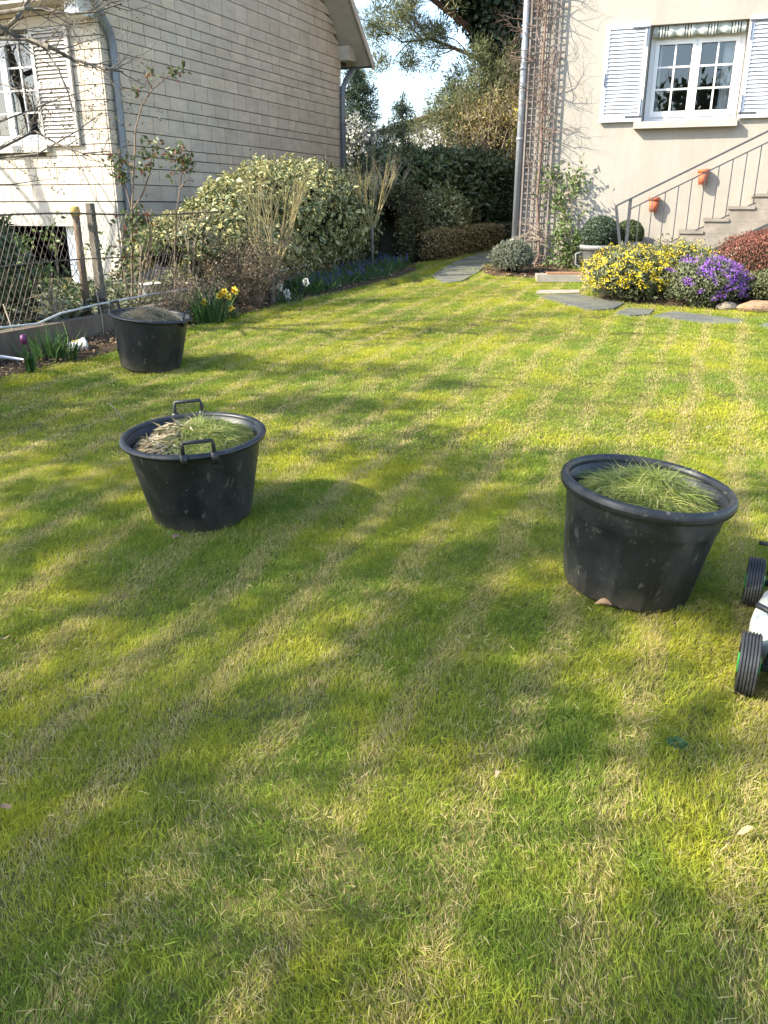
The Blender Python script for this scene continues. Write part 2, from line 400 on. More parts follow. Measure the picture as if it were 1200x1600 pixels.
ng.interface.new_socket('Geometry', in_out='INPUT', socket_type='NodeSocketGeometry'); ng.interface.new_socket('Geometry', in_out='OUTPUT', socket_type='NodeSocketGeometry')
gi = ng.nodes.new('NodeGroupInput'); gout = ng.nodes.new('NodeGroupOutput'); ip = ng.nodes.new('GeometryNodeInstanceOnPoints')
ci = ng.nodes.new('GeometryNodeCollectionInfo'); ci.inputs[0].default_value = clumps; ci.inputs['Separate Children'].default_value = True; ci.inputs['Reset Children'].default_value = True
def named(n_, typ):
    q = ng.nodes.new('GeometryNodeInputNamedAttribute'); q.data_type = typ; q.inputs[0].default_value = n_; return q.outputs[0]
cx = ng.nodes.new('ShaderNodeCombineXYZ'); ng.links.new(named('spin', 'FLOAT'), cx.inputs[2])
ng.links.new(gi.outputs[0], ip.inputs['Points']); ng.links.new(ci.outputs[0], ip.inputs['Instance']); ip.inputs['Pick Instance'].default_value = True
ng.links.new(named('pick', 'INT'), ip.inputs['Instance Index']); ng.links.new(cx.outputs[0], ip.inputs['Rotation']); ng.links.new(named('size', 'FLOAT'), ip.inputs['Scale'])
ng.links.new(ip.outputs[0], gout.inputs[0])
mod = go.modifiers.new('scatter', 'NODES'); mod.node_group = ng
# ================================================================ NEIGHBOURING HOUSE (left)
m, nt, b, o = newmat('stone_slab'); p = wpos(nt)
oi = nt.nodes.new('ShaderNodeObjectInfo'); at_ = nd(nt, 'ShaderNodeAttribute', attribute_name='rnd')
r_ = math_(nt, 'FRACT', math_(nt, 'ADD', oi.outputs['Random'], at_.outputs['Fac']))
c = ramp(nt, r_, [(0, (.53, .45, .355)), (.35, (.59, .50, .39)), (.7, (.56, .49, .395)), (1, (.65, .55, .42))])
v = ramp(nt, noise(nt, 3, 5, scalevec(nt, p, (1, 1, 3.5))), [(.3, .82), (.7, 1.06)])
c = mixc(nt, 1.0, c, v, 'MULTIPLY')
st_ = ramp(nt, noise(nt, 1.2, 5, scalevec(nt, p, (1, 1, .25))), [(.48, 0), (.75, .3)])
c = mixc(nt, st_, c, (.29, .25, .18))
nt.links.new(c, b.inputs['Base Color']); b.inputs['Roughness'].default_value = .85; b.inputs['Specular IOR Level'].default_value = .25
bump(nt, b, noise(nt, 45, 6, p), .35, .006); MAT['slabstone'] = m
MAT['joint'] = plain('wall_joint', (.13, .105, .085), (.09, .075, .06), 8, .95)
MAT['base_render'] = plain('painted_base', (.50, .46, .39), (.40, .365, .30), 2.2, .85, 60, .4, .006)
MAT['white_paint'] = plain('white_paint', (.78, .77, .76), (.70, .69, .68), 3, .45, 80, .08, .002)
MAT['warm_white'] = plain('aged_white_paint', (.47, .43, .38), (.41, .37, .33), 3, .5)
MAT['eave_board'] = plain('eave_board', (.56, .50, .42), (.46, .41, .34), 4, .75, stretch=(1, 1, 1))
MAT['zinc'] = plain('zinc_pipe', (.15, .175, .20), (.20, .22, .24), 5, .5, metal=.35, stretch=(1, 1, .3))
MAT['zinc_light'] = plain('pale_zinc_pipe', (.36, .38, .41), (.28, .30, .33), 5, .45, metal=.35, stretch=(1, 1, .3))
MAT['tile'] = plain('roof_tile', (.13, .075, .055), (.085, .06, .05), 6, .85, 30, .5, .02)
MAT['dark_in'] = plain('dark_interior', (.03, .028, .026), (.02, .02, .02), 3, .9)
m, nt, b, o = newmat('window_glass')
gl = nt.nodes.new('ShaderNodeBsdfGlossy'); gl.inputs['Roughness'].default_value = .01; gl.inputs['Color'].default_value = (.95, .97, 1, 1)
tr = nt.nodes.new('ShaderNodeBsdfTransparent'); tr.inputs['Color'].default_value = (.86, .9, .9, 1)
fr = nt.nodes.new('ShaderNodeFresnel'); fr.inputs['IOR'].default_value = 1.65; ms = nt.nodes.new('ShaderNodeMixShader')
nt.links.new(math_(nt, 'MULTIPLY_ADD', fr.outputs[0], 1.0, .02), ms.inputs[0]); nt.links.new(tr.outputs[0], ms.inputs[1]); nt.links.new(gl.outputs[0], ms.inputs[2]); nt.links.new(ms.outputs[0], o.inputs['Surface'])
MAT['glass'] = m

HP = (-3.684, 12.0); HROT = math.atan2(.928, .373)
hl = thing('neighbour_house', 'cream house clad in long stone slabs with a steep gable behind the wire fence', 'house', (HP[0], HP[1], .2), HROT)
GW = 7.44; RS = .906; ZE = 4.6 - .2            # gable width, roof slope, wall height at the eaves (local z, base at .2)
ridge = ZE + GW / 2 * RS
# gable core and the front wall core (openings left free)
mb = MB(); mb.add([(0, .02, -.6), (GW, .02, -.6), (GW, .02, ZE), (GW / 2, .02, ridge), (0, .02, ZE), (0, .3, -.6), (GW, .3, -.6), (GW, .3, ZE), (GW / 2, .3, ridge), (0, .3, ZE)],
       [(4, 3, 2, 1, 0)[::-1], (5, 6, 7, 8, 9)[::-1], (0, 1, 6, 5), (1, 2, 7, 6), (2, 3, 8, 7), (3, 4, 9, 8), (4, 0, 5, 9)])
mb.build('gable_wall', MAT['joint'], hl)
mb = MB(); F0, F1 = .02, .27
for y0, y1, z0, z1 in ((.3, .72, -.6, ZE), (.72, 1.1, 1.04, ZE), (1.1, 2.4, 1.04, 2.1), (1.1, 2.4, 3.5, ZE), (2.4, 8, -.6, ZE)): mb.box(F0, F1, y0, y1, z0, z1)
mb.build('front_wall', MAT['joint'], hl)
mb = MB(); mb.box(GW - .27, GW - .02, .3, 8, -.6, ZE); mb.box(0.02, GW - .02, 8, 8.25, -.6, ZE); mb.build('rear_wall', MAT['base_render'], hl)
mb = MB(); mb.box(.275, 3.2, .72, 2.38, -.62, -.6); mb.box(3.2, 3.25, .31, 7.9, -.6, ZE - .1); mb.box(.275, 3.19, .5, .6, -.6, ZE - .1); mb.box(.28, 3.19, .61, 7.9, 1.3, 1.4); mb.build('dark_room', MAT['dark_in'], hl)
# painted base below the slabs
mb = MB(); mb.box(.0, GW, -.015, .02, -.6, 1.36); mb.box(-.015, .02, .02, .72, -.6, 1.36); mb.box(-.015, .02, .72, 2.4, 1.04, 1.36); mb.box(-.015, .02, 2.4, 8, -.6, 1.36)
mb.build('painted_base', MAT['base_render'], hl)
mb = MB(); mb.box(.10, .15, .722, 1.03, -.6, 1.035); mb.build('garage_door_leaf', MAT['white_paint'], hl)
mb = MB(); mb.box(.085, .1, .78, .80, -.2, .95); mb.build('door_track', MAT['zinc'], hl)
# slabs: courses of three heights, each slab a piece of its own
HS = [.22, .22, .15, .135, .18, .225, .13, .18, .23, .18, .155, .14, .14, .14, .15, .17, .25, .17, .15, .14, .2, .23, .15, .17, .14, .14, .2, .23, .17, .15, .14, .2, .17, .15, .2, .22, .15]
rs = random.Random(3); slabs = []                  # (face, a0, a1, z0, z1)
def hroof(x): return ZE + min(x, GW - x) * RS - .03
z = 1.37
for ci, h in enumerate(HS):
    for face, length in (('g', GW), ('f', 8.0)):
        if face == 'f' and z + h > ZE: continue
        x = -.02 if face == 'g' else 0.0; first = True
        while x < length - .02:
            w = (.36 + .04 * rs.random()) if h > .2 else rs.choice((.26, .32, .38, .38, .44, .5))
            if first: w *= rs.uniform(.4, 1); first = False
            x1 = min(x + w, length)
            if length - x1 < .12: x1 = length
            if face == 'g':
                if z < hroof(max(x, 0)) or z < hroof(x1): slabs.append(('g', x, x1, z, z + h))
            else:
                segs = [(x, x1)]
                if z + h > 2.08 and z < 3.5: segs = [(a_, b_) for a_, b_ in ((x, min(x1, 1.1)), (max(x, 2.4), x1)) if b_ - a_ > .04]
                for a_, b_ in segs: slabs.append(('f', a_, b_, z, z + h))
            x = x1
    z += h
def slab_box(mb, f, a0, a1, z0, z1, rnd=None):
    j, k = .0055, .006; d = .002 * rs.random()
    if f == 'g':
        top0 = min(z1 - k, hroof(a0 + j)); top1 = min(z1 - k, hroof(a1 - j)); zb = z0 + k
        t0, t1 = max(top0, zb + .003), max(top1, zb + .003)
        y0, y1 = -.022 - d, .018
        mb.add([(a0+j,y0,zb),(a1-j,y0,zb),(a1-j,y1,zb),(a0+j,y1,zb),(a0+j,y0,t0),(a1-j,y0,t1),(a1-j,y1,t1),(a0+j,y1,t0)],
               [(3,2,1,0),(4,5,6,7),(0,1,5,4),(1,2,6,5),(2,3,7,6),(3,0,4,7)])
    else: mb.box(-.022 - d, .018, a0 + j, a1 - j, z0 + k, z1 - k)
def slab_score(s_):
    f, a0, a1, z0, z1 = s_
    zc = (z0 + z1) / 2
    if f == 'g':
        lim = 3.95 + a0 * .19
        if zc > lim + .1: return 99
        return a0 * .1 + (0 if zc > 1.4 else 9)
    return a0 * .1 if a0 < 2.4 else 99
slabs.sort(key=slab_score)
for s_ in [q for q in slabs if q[0] == 'g'][:300] + [q for q in slabs if q[0] == 'f'][:75]:
    mb = MB(); slab_box(mb, *s_); mb.build('wall_slab', MAT['slabstone'], hl)
rest = [q for q in slabs if q[0] == 'g'][300:] + [q for q in slabs if q[0] == 'f'][75:]
mb = MB(); rr_ = []
for s_ in rest: slab_box(mb, *s_); rr_ += [rs.random()] * 8
me = mb.mesh('remaining_wall_slabs'); a = me.attributes.new('rnd', 'FLOAT', 'POINT'); a.data.foreach_set('value', rr_)
link('remaining_wall_slabs', me, MAT['slabstone'], hl, kind='stuff')
# roof
OH = .42; GO = .55
roof = MB()
for sgn in (0, 1):
    def q(x): return x if sgn == 0 else GW - x
    x0, x1 = -OH, GW / 2; zr = lambda x: ZE + x * RS
    roof.add([(q(x0), -GO, zr(x0) + .06), (q(x1), -GO, zr(x1) + .06), (q(x1), 8.6, zr(x1) + .06), (q(x0), 8.6, zr(x0) + .06),
              (q(x0), -GO, zr(x0) + .13), (q(x1), -GO, zr(x1) + .13), (q(x1), 8.6, zr(x1) + .13), (q(x0), 8.6, zr(x0) + .13)],
             [(0,1,2,3),(7,6,5,4),(0,4,5,1),(1,5,6,2),(2,6,7,3),(3,7,4,0)])
ro = roof.build('roof', MAT['tile'], hl)
mb = MB()
for sgn in (0, 1):
    q = (lambda x: x) if sgn == 0 else (lambda x: GW - x)
    x0, x1 = -OH + .02, GW / 2; zr = lambda x: ZE + x * RS
    mb.add([(q(x0), -GO + .03, zr(x0) + .0), (q(x1), -GO + .03, zr(x1)), (q(x1), .015, zr(x1)), (q(x0), .015, zr(x0)),
            (q(x0), -GO + .03, zr(x0) + .055), (q(x1), -GO + .03, zr(x1) + .055), (q(x1), .015, zr(x1) + .055), (q(x0), .015, zr(x0) + .055)],
           [(0,1,2,3),(7,6,5,4),(0,4,5,1),(1,5,6,2),(2,6,7,3),(3,7,4,0)])
mb.build('gable_soffit', MAT['eave_board'], ro)
for sgn in (0, 1):
    q = (lambda x: x) if sgn == 0 else (lambda x: GW - x)
    mb = MB(); x0, x1 = -OH - .01, GW / 2; zr = lambda x: ZE + x * RS
    for ya, yb in ((-GO - .03, -GO - .003),):
        mb.add([(q(x0), ya, zr(x0) - .05), (q(x1), ya, zr(x1) - .05), (q(x1), ya, zr(x1) + .115), (q(x0), ya, zr(x0) + .115),
                (q(x0), yb, zr(x0) - .05), (q(x1), yb, zr(x1) - .05), (q(x1), yb, zr(x1) + .115), (q(x0), yb, zr(x0) + .115)],
               [(0,1,2,3),(7,6,5,4),(0,4,5,1),(1,5,6,2),(2,6,7,3),(3,7,4,0)])
    mb.build('bargeboard', MAT['eave_board'], ro)
    # scrolled corbel under each end of the rake
    mb = MB(); zc = zr(-.02) - .09
    prof = [(q(.10), zc + .06), (q(-.30), zc - .0), (q(-.34), zc - .06), (q(-.30), zc - .15), (q(-.16), zc - .20), (q(.10), zc - .20)]
    n_ = len(prof); mb.add([(x_, -.26, z_) for x_, z_ in prof] + [(x_, -.024, z_) for x_, z_ in prof], [tuple(range(n_)), tuple(range(n_, 2 * n_))[::-1]] + [(i, n_ + i, n_ + (i + 1) % n_, (i + 1) % n_) for i in range(n_)])
    mb.build('corbel', MAT['eave_board'], hl)
mb = MB(); mb.box(-OH + .02, -.03, .02, 8.4, 3.73, 3.76); mb.build('eave_soffit', MAT['eave_board'], ro)
mb = MB(); mb.box(-.30, -.028, .02, .24, 3.56, 3.727); mb.build('eave_bracket', MAT['white_paint'], hl)
zg = ZE - OH * RS + .06
mb = MB(); mb.tube([(-OH - .07, -GO, zg), (-OH - .07, 8.4, zg)], .07, 10); mb.build('gutter', MAT['zinc'], hl, True)
mb = MB(); mb.tube([(GW + OH + .07, -GO, zg), (GW + OH + .07, 8.4, zg)], .07, 10); mb.build('gutter', MAT['zinc'], hl, True)
mb = MB(); mb.tube([(-OH - .06, -.16, zg - .02), (-OH + .02, -.16, zg - .12), (-.12, -.12, zg - .42), (.12, -.09, zg - .66), (.155, -.085, zg - .78), (.16, -.085, zg - 1.0), (.16, -.085, 1.5), (.16, -.085, .0)], .052, 12)
dp = mb.build('downpipe', MAT['zinc'], hl, True)
mb = MB(); mb.tube([(.16, -.085, 1.72), (.16, -.085, 1.76)], .062, 12); mb.tube([(.16, -.085, .75), (.16, -.085, .79)], .062, 12); mb.build('pipe_collar', MAT['zinc'], dp, True)
mb = MB(); mb.tube([(GW + OH + .05, -.12, zg - .03), (GW + OH - .1, -.12, zg - .14), (GW + .08, -.10, zg - .32), (GW - .06, -.085, zg - .50), (GW - .07, -.085, zg - .8), (GW - .07, -.085, .0)], .055, 12)
dp = mb.build('downpipe', MAT['zinc'], hl, True)
mb = MB(); mb.tube([(GW - .07, -.085, 2.9), (GW - .07, -.085, 2.94)], .064, 12); mb.build('pipe_collar', MAT['zinc'], dp, True)
# front window with shutters
wz0, wz1 = 2.1, 3.5
def casement(parent, place, x0, x1, z0, z1, sash_cols, rows, depth, mat, per_sash_panes=2):
    """place(x, y, z): local frame, y = outward is negative"""
    def bx(mb, a, b, c, d, e, f):
        vs_ = [place(x, y, z) for z in (e, f) for (x, y) in ((a, c), (b, c), (b, d), (a, d))]
        mb.add(vs_, [(3,2,1,0),(4,5,6,7),(0,1,5,4),(1,2,6,5),(2,3,7,6),(3,0,4,7)])
    mb = MB(); fw = .06
    bx(mb, x0, x1, depth, depth + .07, z0, z0 + fw); bx(mb, x0, x1, depth, depth + .07, z1 - fw, z1)
    bx(mb, x0, x0 + fw, depth, depth + .07, z0 + fw, z1 - fw); bx(mb, x1 - fw, x1, depth, depth + .07, z0 + fw, z1 - fw)
    win = mb.build('window', mat, parent)
    sw = (x1 - x0 - 2 * fw) / sash_cols
    for i in range(sash_cols):
        a = x0 + fw + sw * i + .002; b = a + sw - .004; c = z0 + fw + .002; d = z1 - fw - .002; w = .055
        mb = MB(); y0, y1 = depth - .012, depth + .045
        bx(mb, a, b, y0, y1, c, c + w + .02); bx(mb, a, b, y0, y1, d - w, d); bx(mb, a, a + w, y0, y1, c + w + .02, d - w); bx(mb, b - w, b, y0, y1, c + w + .02, d - w)
        mb.build('sash', mat, win)
        mb = MB(); gx0, gx1, gz0, gz1 = a + w, b - w, c + w + .02, d - w
        pw = (gx1 - gx0) / per_sash_panes; ph = (gz1 - gz0) / rows
        for k in range(1, per_sash_panes): bx(mb, gx0 + pw * k - .011, gx0 + pw * k + .011, y0 + .012, y1 - .018, gz0, gz1)
        for k in range(1, rows):
            for j in range(per_sash_panes): bx(mb, gx0 + pw * j + (.0115 if j else 0), gx0 + pw * (j + 1) - (.0115 if j < per_sash_panes - 1 else 0), y0 + .012, y1 - .018, gz0 + ph * k - .011, gz0 + ph * k + .011)
        mb.build('glazing_bars', mat, win)
        for j in range(per_sash_panes):
            for k in range(rows):
                mb = MB(); yy = depth + .018
                mb.add([place(gx0 + pw * j + .009, yy, gz0 + ph * k + .009), place(gx0 + pw * (j + 1) - .009, yy, gz0 + ph * k + .009), place(gx0 + pw * (j + 1) - .009, yy, gz0 + ph * (k + 1) - .009), place(gx0 + pw * j + .009, yy, gz0 + ph * (k + 1) - .009)], [(0, 1, 2, 3)])
                
                if place(1, 0, 0)[1] == 1: mb.f = [f_[::-1] for f_ in mb.f]
                mb.build('pane', MAT['glass'], win)
    return win
def shutter(parent, place, x0, x1, z0, z1, y, mat, nslat, midrail=None, label=None):
    def bx(mb, a, b, c, d, e, f):
        vs_ = [place(x, yy, z) for z in (e, f) for (x, yy) in ((a, c), (b, c), (b, d), (a, d))]
        mb.add(vs_, [(3,2,1,0),(4,5,6,7),(0,1,5,4),(1,2,6,5),(2,3,7,6),(3,0,4,7)])
    mb = MB(); w = .055
    bx(mb, x0, x0 + w, y, y + .035, z0, z1); bx(mb, x1 - w, x1, y, y + .035, z0, z1); bx(mb, x0 + w, x1 - w, y, y + .035, z0, z0 + .07); bx(mb, x0 + w, x1 - w, y, y + .035, z1 - .06, z1)
    fields = [(z0 + .07, z1 - .06)]
    if midrail: bx(mb, x0 + w, x1 - w, y, y + .035, midrail - .04, midrail + .04); fields = [(z0 + .07, midrail - .04), (midrail + .04, z1 - .06)]
    sh = mb.build('shutter', mat, parent)
    if label: sh['label'] = label
    mb = MB()
    for c, d in fields:
        n = max(3, int(nslat * (d - c) / (z1 - z0))); h = (d - c) / n
        for k in range(n):
            e = c + h * k
            pts_ = [(y + .004, e), (y + .030, e + h * .92), (y + .034, e + h * .80), (y + .010, e - h * .05)]
            vs_ = [place(xx, yy, max(zz, c)) for xx in (x0 + w, x1 - w) for yy, zz in pts_]
            mb.add(vs_, [(0,1,2,3),(7,6,5,4),(0,4,5,1),(1,5,6,2),(2,6,7,3),(3,7,4,0)])
    mb.build('louvres', mat, sh, kind='stuff')
    return sh
pl_front = lambda x, y, z: (y, x, z)
casement(hl, pl_front, 1.12, 2.38, wz0 + .01, wz1 - .01, 2, 4, .10, MAT['white_paint'])
shutter(hl, pl_front, .45, 1.09, wz0 - .02, wz1 + .0, -.075, MAT['warm_white'], 30, midrail=2.83)
shutter(hl, pl_front, 2.41, 3.05, wz0 - .02, wz1 + .0, -.075, MAT['warm_white'], 30, midrail=2.83)
mb = MB(); mb.box(-.10, .09, 1.0, 2.5, wz0 - .09, wz0 + .005); mb.build('window_sill', MAT['base_render'], hl)
mb = MB(); mb.box(.30, .31, 1.15, 1.3, wz0 + .06, wz1 - .06); mb.box(.30, .31, 2.2, 2.35, wz0 + .06, wz1 - .06); mb.build('curtain', MAT['warm_white'], hl)

# ================================================================ HOUSE ON THE RIGHT
m, nt, b, o = newmat('stucco'); p = wpos(nt)
c = mixc(nt, ramp(nt, noise(nt, 1.3, 6, scalevec(nt, p, (1, 1, .35))), [(.35, 0), (.7, 1)]), (.34, .312, .27), (.29, .265, .225))
c = mixc(nt, ramp(nt, noise(nt, 9, 5, p), [(.4, 0), (.75, .3)]), c, (.37, .345, .305))
nt.links.new(c, b.inputs['Base Color']); b.inputs['Roughness'].default_value = .92; b.inputs['Specular IOR Level'].default_value = .2
bump(nt, b, noise(nt, 70, 7, p), .5, .008); MAT['stucco'] = m
sk = ramp(nt, noise(nt, 4, 6, scalevec(nt, p, (1, 1, .09)), .7), [(.46, 0), (.72, .38)]); c2_ = mixc(nt, sk, c, (.235, .21, .17))
sz_ = nt.nodes.new('ShaderNodeSeparateXYZ'); nt.links.new(p, sz_.inputs[0]); low = ramp(nt, math_(nt, 'MULTIPLY_ADD', noise(nt, 5, 5, p), .35, sz_.outputs[2]), [(.85, .6), (1.12, 0)])
nt.links.new(mixc(nt, low, c2_, (.20, .18, .14)), b.inputs['Base Color'])
MAT['shutter_white'] = plain('shutter_white', (.64, .66, .71), (.58, .60, .65), 3, .45)
MAT['ledge'] = plain('stone_ledge', (.40, .36, .30), (.33, .30, .25), 6, .85, 50, .4, .004)
MAT['iron'] = plain('grey_iron', (.05, .053, .06), (.08, .08, .085), 20, .5, metal=.4)
MAT['cream_pipe'] = plain('cream_cast_pipe', (.55, .48, .38), (.46, .40, .31), 6, .6)
W0 = (1.96, 13.0); WROT = R(-20)
hr = thing('rendered_house', 'beige rendered house with white shuttered window and outside steps', 'house', (W0[0], W0[1], .3), WROT)
WX0, WX1, WZ0, WZ1 = 1.70, 2.91, 2.29, 3.46      # window opening, local z (base at .3)
mb = MB(); TOPZ = 5.6
for x0, x1, z0, z1 in ((0, WX0, -.6, TOPZ), (WX0, WX1, -.6, WZ0), (WX0, WX1, WZ1, TOPZ), (WX1, 9, -.6, TOPZ)): mb.box(x0, x1, 0, .3, z0, z1)
mb.build('front_wall', MAT['stucco'], hr)
mb = MB(); mb.box(0, .3, .3, 8, -.6, TOPZ); mb.box(8.7, 9, .3, 8, -.6, TOPZ); mb.box(0, 9, 8, 8.3, -.6, TOPZ); mb.build('side_walls', MAT['stucco'], hr)
mb = MB(); mb.add([(-.5, -.55, TOPZ - .05), (9.5, -.55, TOPZ - .05), (9.5, 4.15, TOPZ + 3.4), (-.5, 4.15, TOPZ + 3.4), (-.5, 8.85, TOPZ - .05), (9.5, 8.85, TOPZ - .05)] ,
   [(0, 1, 2, 3), (3, 2, 5, 4), (0, 3, 4), (1, 5, 2), (0, 4, 5, 1)]); mb.build('roof', MAT['tile'], hr)
mb = MB(); mb.box(WX0 - .3, WX1 + .5, 2.2, 2.25, 1.9, 3.9); mb.box(WX0 - .3, WX1 + .5, .31, 2.2, 1.85, 1.9); mb.box(WX0 - .35, WX0 - .3, .31, 2.2, 1.9, 3.9); mb.box(WX1 + .5, WX1 + .55, .31, 2.2, 1.9, 3.9); mb.box(WX0 - .3, WX1 + .5, .31, 2.2, 3.9, 3.95)
mb.build('room_interior', plain('unlit_room_dark', (.05, .048, .045), (.04, .038, .035), 2, .9), hr)  # near-black walls paint in the darkness of the unlit room
pl_r = lambda x, y, z: (x, y, z)
casement(hr, pl_r, WX0 + .01, WX1 - .01, WZ0 + .005, WZ1 - .10, 2, 3, .16, MAT['white_paint'])
mb = MB(); mb.box(WX0, WX1, .17, .24, WZ1 - .10, WZ1); mb.build('roller_box', MAT['white_paint'], hr)
SHL = shutter(hr, pl_r, 1.125, 1.69, WZ0 + .01, WZ1 + .03, -.06, MAT['shutter_white'], 25)
SHR = shutter(hr, pl_r, 2.92, 3.49, WZ0 + .01, WZ1 + .03, -.06, MAT['shutter_white'], 25)
for sh, xh, d in ((SHL, 1.69, -1), (SHR, 2.92, 1)):
    for zz, sg in ((WZ0 + .07, 1), (WZ1 - .03, -1)):
        mb = MB(); mb.bar((xh - d * .0, -.066, zz), (xh + d * .22, -.066, zz), .008, .022); mb.bar((xh + d * .025, -.068, zz), (xh + d * .025, -.068, zz + sg * .22), .008, .022, (0, 1, 0))
        mb.build('strap_hinge', MAT['iron'], sh)
mb = MB(); mb.tube([(1.16, -.07, WZ0 + .45), (1.16, -.075, WZ0 + .62)], .008, 6); mb.build('shutter_bolt', MAT['iron'], SHL)
mb = MB(); mb.box(1.60, 2.925, -.12, .16, WZ0 - .085, WZ0 + .0); mb.build('window_sill', MAT['ledge'], hr)
# striped scalloped valance
m, nt, b, o = newmat('striped_canvas'); tc = nt.nodes.new('ShaderNodeTexCoord'); sx = nt.nodes.new('ShaderNodeSeparateXYZ'); nt.links.new(tc.outputs['Object'], sx.inputs[0])
f1 = math_(nt, 'FRACT', math_(nt, 'MULTIPLY', sx.outputs[0], 1 / .30)); f2 = math_(nt, 'FRACT', math_(nt, 'MULTIPLY', sx.outputs[0], 1 / .036))
band = math_(nt, 'MULTIPLY', math_(nt, 'LESS_THAN', f1, .45), math_(nt, 'LESS_THAN', f2, .5)); pale = math_(nt, 'LESS_THAN', f1, .45)
c = mixc(nt, pale, (.40, .43, .39), (.62, .62, .58)); c = mixc(nt, band, c, (.07, .09, .07)); nt.links.new(c, b.inputs['Base Color']); b.inputs['Roughness'].default_value = .85
MAT['valance'] = m
mb = MB(); n = 60
for i in range(n + 1):
    x = WX0 + .03 + (WX1 - WX0 - .06) * i / n; sc = abs(math.sin(math.pi * i / n * 4)) * .022
    mb.v += [(x, .055 + .006 * math.sin(i * .9), WZ1 - .012), (x, .05 + .012 * math.sin(i * .9), WZ1 - .125 - sc)]
mb.f = [(2 * i, 2 * i + 1, 2 * i + 3, 2 * i + 2) for i in range(n)]
va = mb.build('striped_valance', MAT['valance'], hr, True); so_ = va.modifiers.new('thick', 'SOLIDIFY'); so_.thickness = .003
m_curt = plain('sheer_curtain', (.62, .64, .66), (.5, .52, .55), 8, .8)
mb = MB()
for x0, x1 in ((WX1 - .26, WX1 - .06), (WX0 + .06, WX0 + .16)):
    b0 = len(mb.v); n = 24
    for i in range(n + 1):
        x = x0 + (x1 - x0) * i / n; y = .31 + .018 * math.sin(i * 1.6); mb.v += [(x, y, WZ0 + .02), (x, y, WZ1 - .05)]
    mb.f += [(b0 + 2 * i, b0 + 2 * i + 2, b0 + 2 * i + 3, b0 + 2 * i + 1) for i in range(n)]
mb.build('curtain', m_curt, hr, True)
# rainwater pipe at the corner
mb = MB(); mb.tube([(.03, -.07, .74), (.03, -.07, TOPZ - .3)], .045, 14); dp = mb.build('downpipe', MAT['zinc_light'], hr, True)
mb = MB()
for zz in (2.1, 3.0): mb.tube([(.03, -.07, zz), (.03, -.07, zz + .03)], .054, 14)
mb.build('pipe_collar', MAT['zinc_light'], dp, True)
mb = MB(); mb.lathe([(.058, -.1), (.058, .66), (.075, .67), (.075, .71), (.066, .72), (.066, .745), (.05, .746)], 16); mb.build('pipe_shoe', MAT['cream_pipe'], hr, True, loc=(.03, -.07, 0))
# ---- outside steps, parallel to the wall
MAT['concrete'] = plain('step_concrete', (.27, .235, .19), (.18, .155, .125), 5, .9, 40, .5, .006)
steps = thing('outside_stairs', 'grey concrete outside stairs climbing along the beige wall', 'stairs', (W0[0], W0[1], .3), WROT)
RX, RZ = .285, .147; SX0, SZ0 = 1.82, .47
for k in range(11):
    x0 = SX0 + RX * k; zt = SZ0 + RZ * (k + 1) - .0
    mb = MB(); mb.box(x0, SX0 + RX * 11, -1.12, -.02, zt - RZ - .0335 if k else -.2, zt - .035); mb.build('step', MAT['concrete'], steps)
    mb = MB(); mb.box(x0 - .02, x0 + RX + .0, -1.14, -.019, zt - .0345, zt); mb.build('tread', MAT['concrete'], steps)
mb = MB(); mb.box(SX0 + RX * 11 + .002, 7.5, -1.12, -.02, -.2, SZ0 + RZ * 11); mb.build('landing', MAT['concrete'], steps)
rail = thing('stair_railing', 'dark grey iron railing with thin uprights along the outside steps', 'railing', (W0[0], W0[1], .3), WROT)
YR = -1.10; rs_ = .497
zt_ = lambda x: 1.21 + (x - 1.56) * rs_ + .0
mb = MB(); mb.bar((1.56, YR, zt_(1.56)), (5.2, YR, zt_(5.2)), .045, .022); mb.build('handrail', MAT['iron'], rail)
mb = MB(); mb.bar((1.73, YR, zt_(1.73) - .13), (5.2, YR, zt_(5.2) - .13), .02, .016); mb.build('upper_rail', MAT['iron'], rail)
zb_ = lambda x: .62 + (x - 1.99) * .50
mb = MB(); mb.bar((1.88, YR, zb_(1.88)), (5.2, YR, zb_(5.2)), .025, .018); mb.build('lower_rail', MAT['iron'], rail)
mb = MB(); mb.bar((1.56, YR, zt_(1.56) - .005), (1.70, YR, .5), .036, .014, (0, 1, 0)); mb.build('scroll_strut', MAT['iron'], rail)
mb = MB(); mb.bar((1.735, YR, zt_(1.735)), (1.735, YR, .35), .04, .03, (0, 1, 0)); mb.build('newel_post', MAT['iron'], rail)
mb = MB(); mb.lathe([(.0, 0), (.07, .01), (.085, .05), (.05, .10), (.03, .13)], 12); mb.build('post_foot', MAT['iron'], rail, True, loc=(1.72, YR, .40))
for k in range(20):
    x = 1.86 + .115 * 1.31 * k
    mb = MB(); mb.bar((x, YR, zb_(x) - .004), (x, YR, zt_(x) - .13), .012, .012, (0, 1, 0)); mb.build('baluster', MAT['iron'], rail)
mb = MB(); mb.bar((2.55, YR - .06, .54), (5.2, YR - .06, .54 + 2.65 * .52), .03, .03); mb.build('edge_rail', MAT['iron'], rail)
mb = MB(); 
mb.add([(2.2, -1.20, -.2), (5.2, -1.20, -.2), (5.2, -1.20, 1.82), (2.45, -1.20, .38), (2.2, -1.20, .25), (2.2, -1.145, -.2), (5.2, -1.145, -.2), (5.2, -1.145, 1.82), (2.45, -1.145, .38), (2.2, -1.145, .25)],
       [(0,1,2,3,4), (9,8,7,6,5), (0,5,6,1),(1,6,7,2),(2,7,8,3),(3,8,9,4),(4,9,5,0)]); mb.build('stringer_wall', MAT['base_render'], steps)
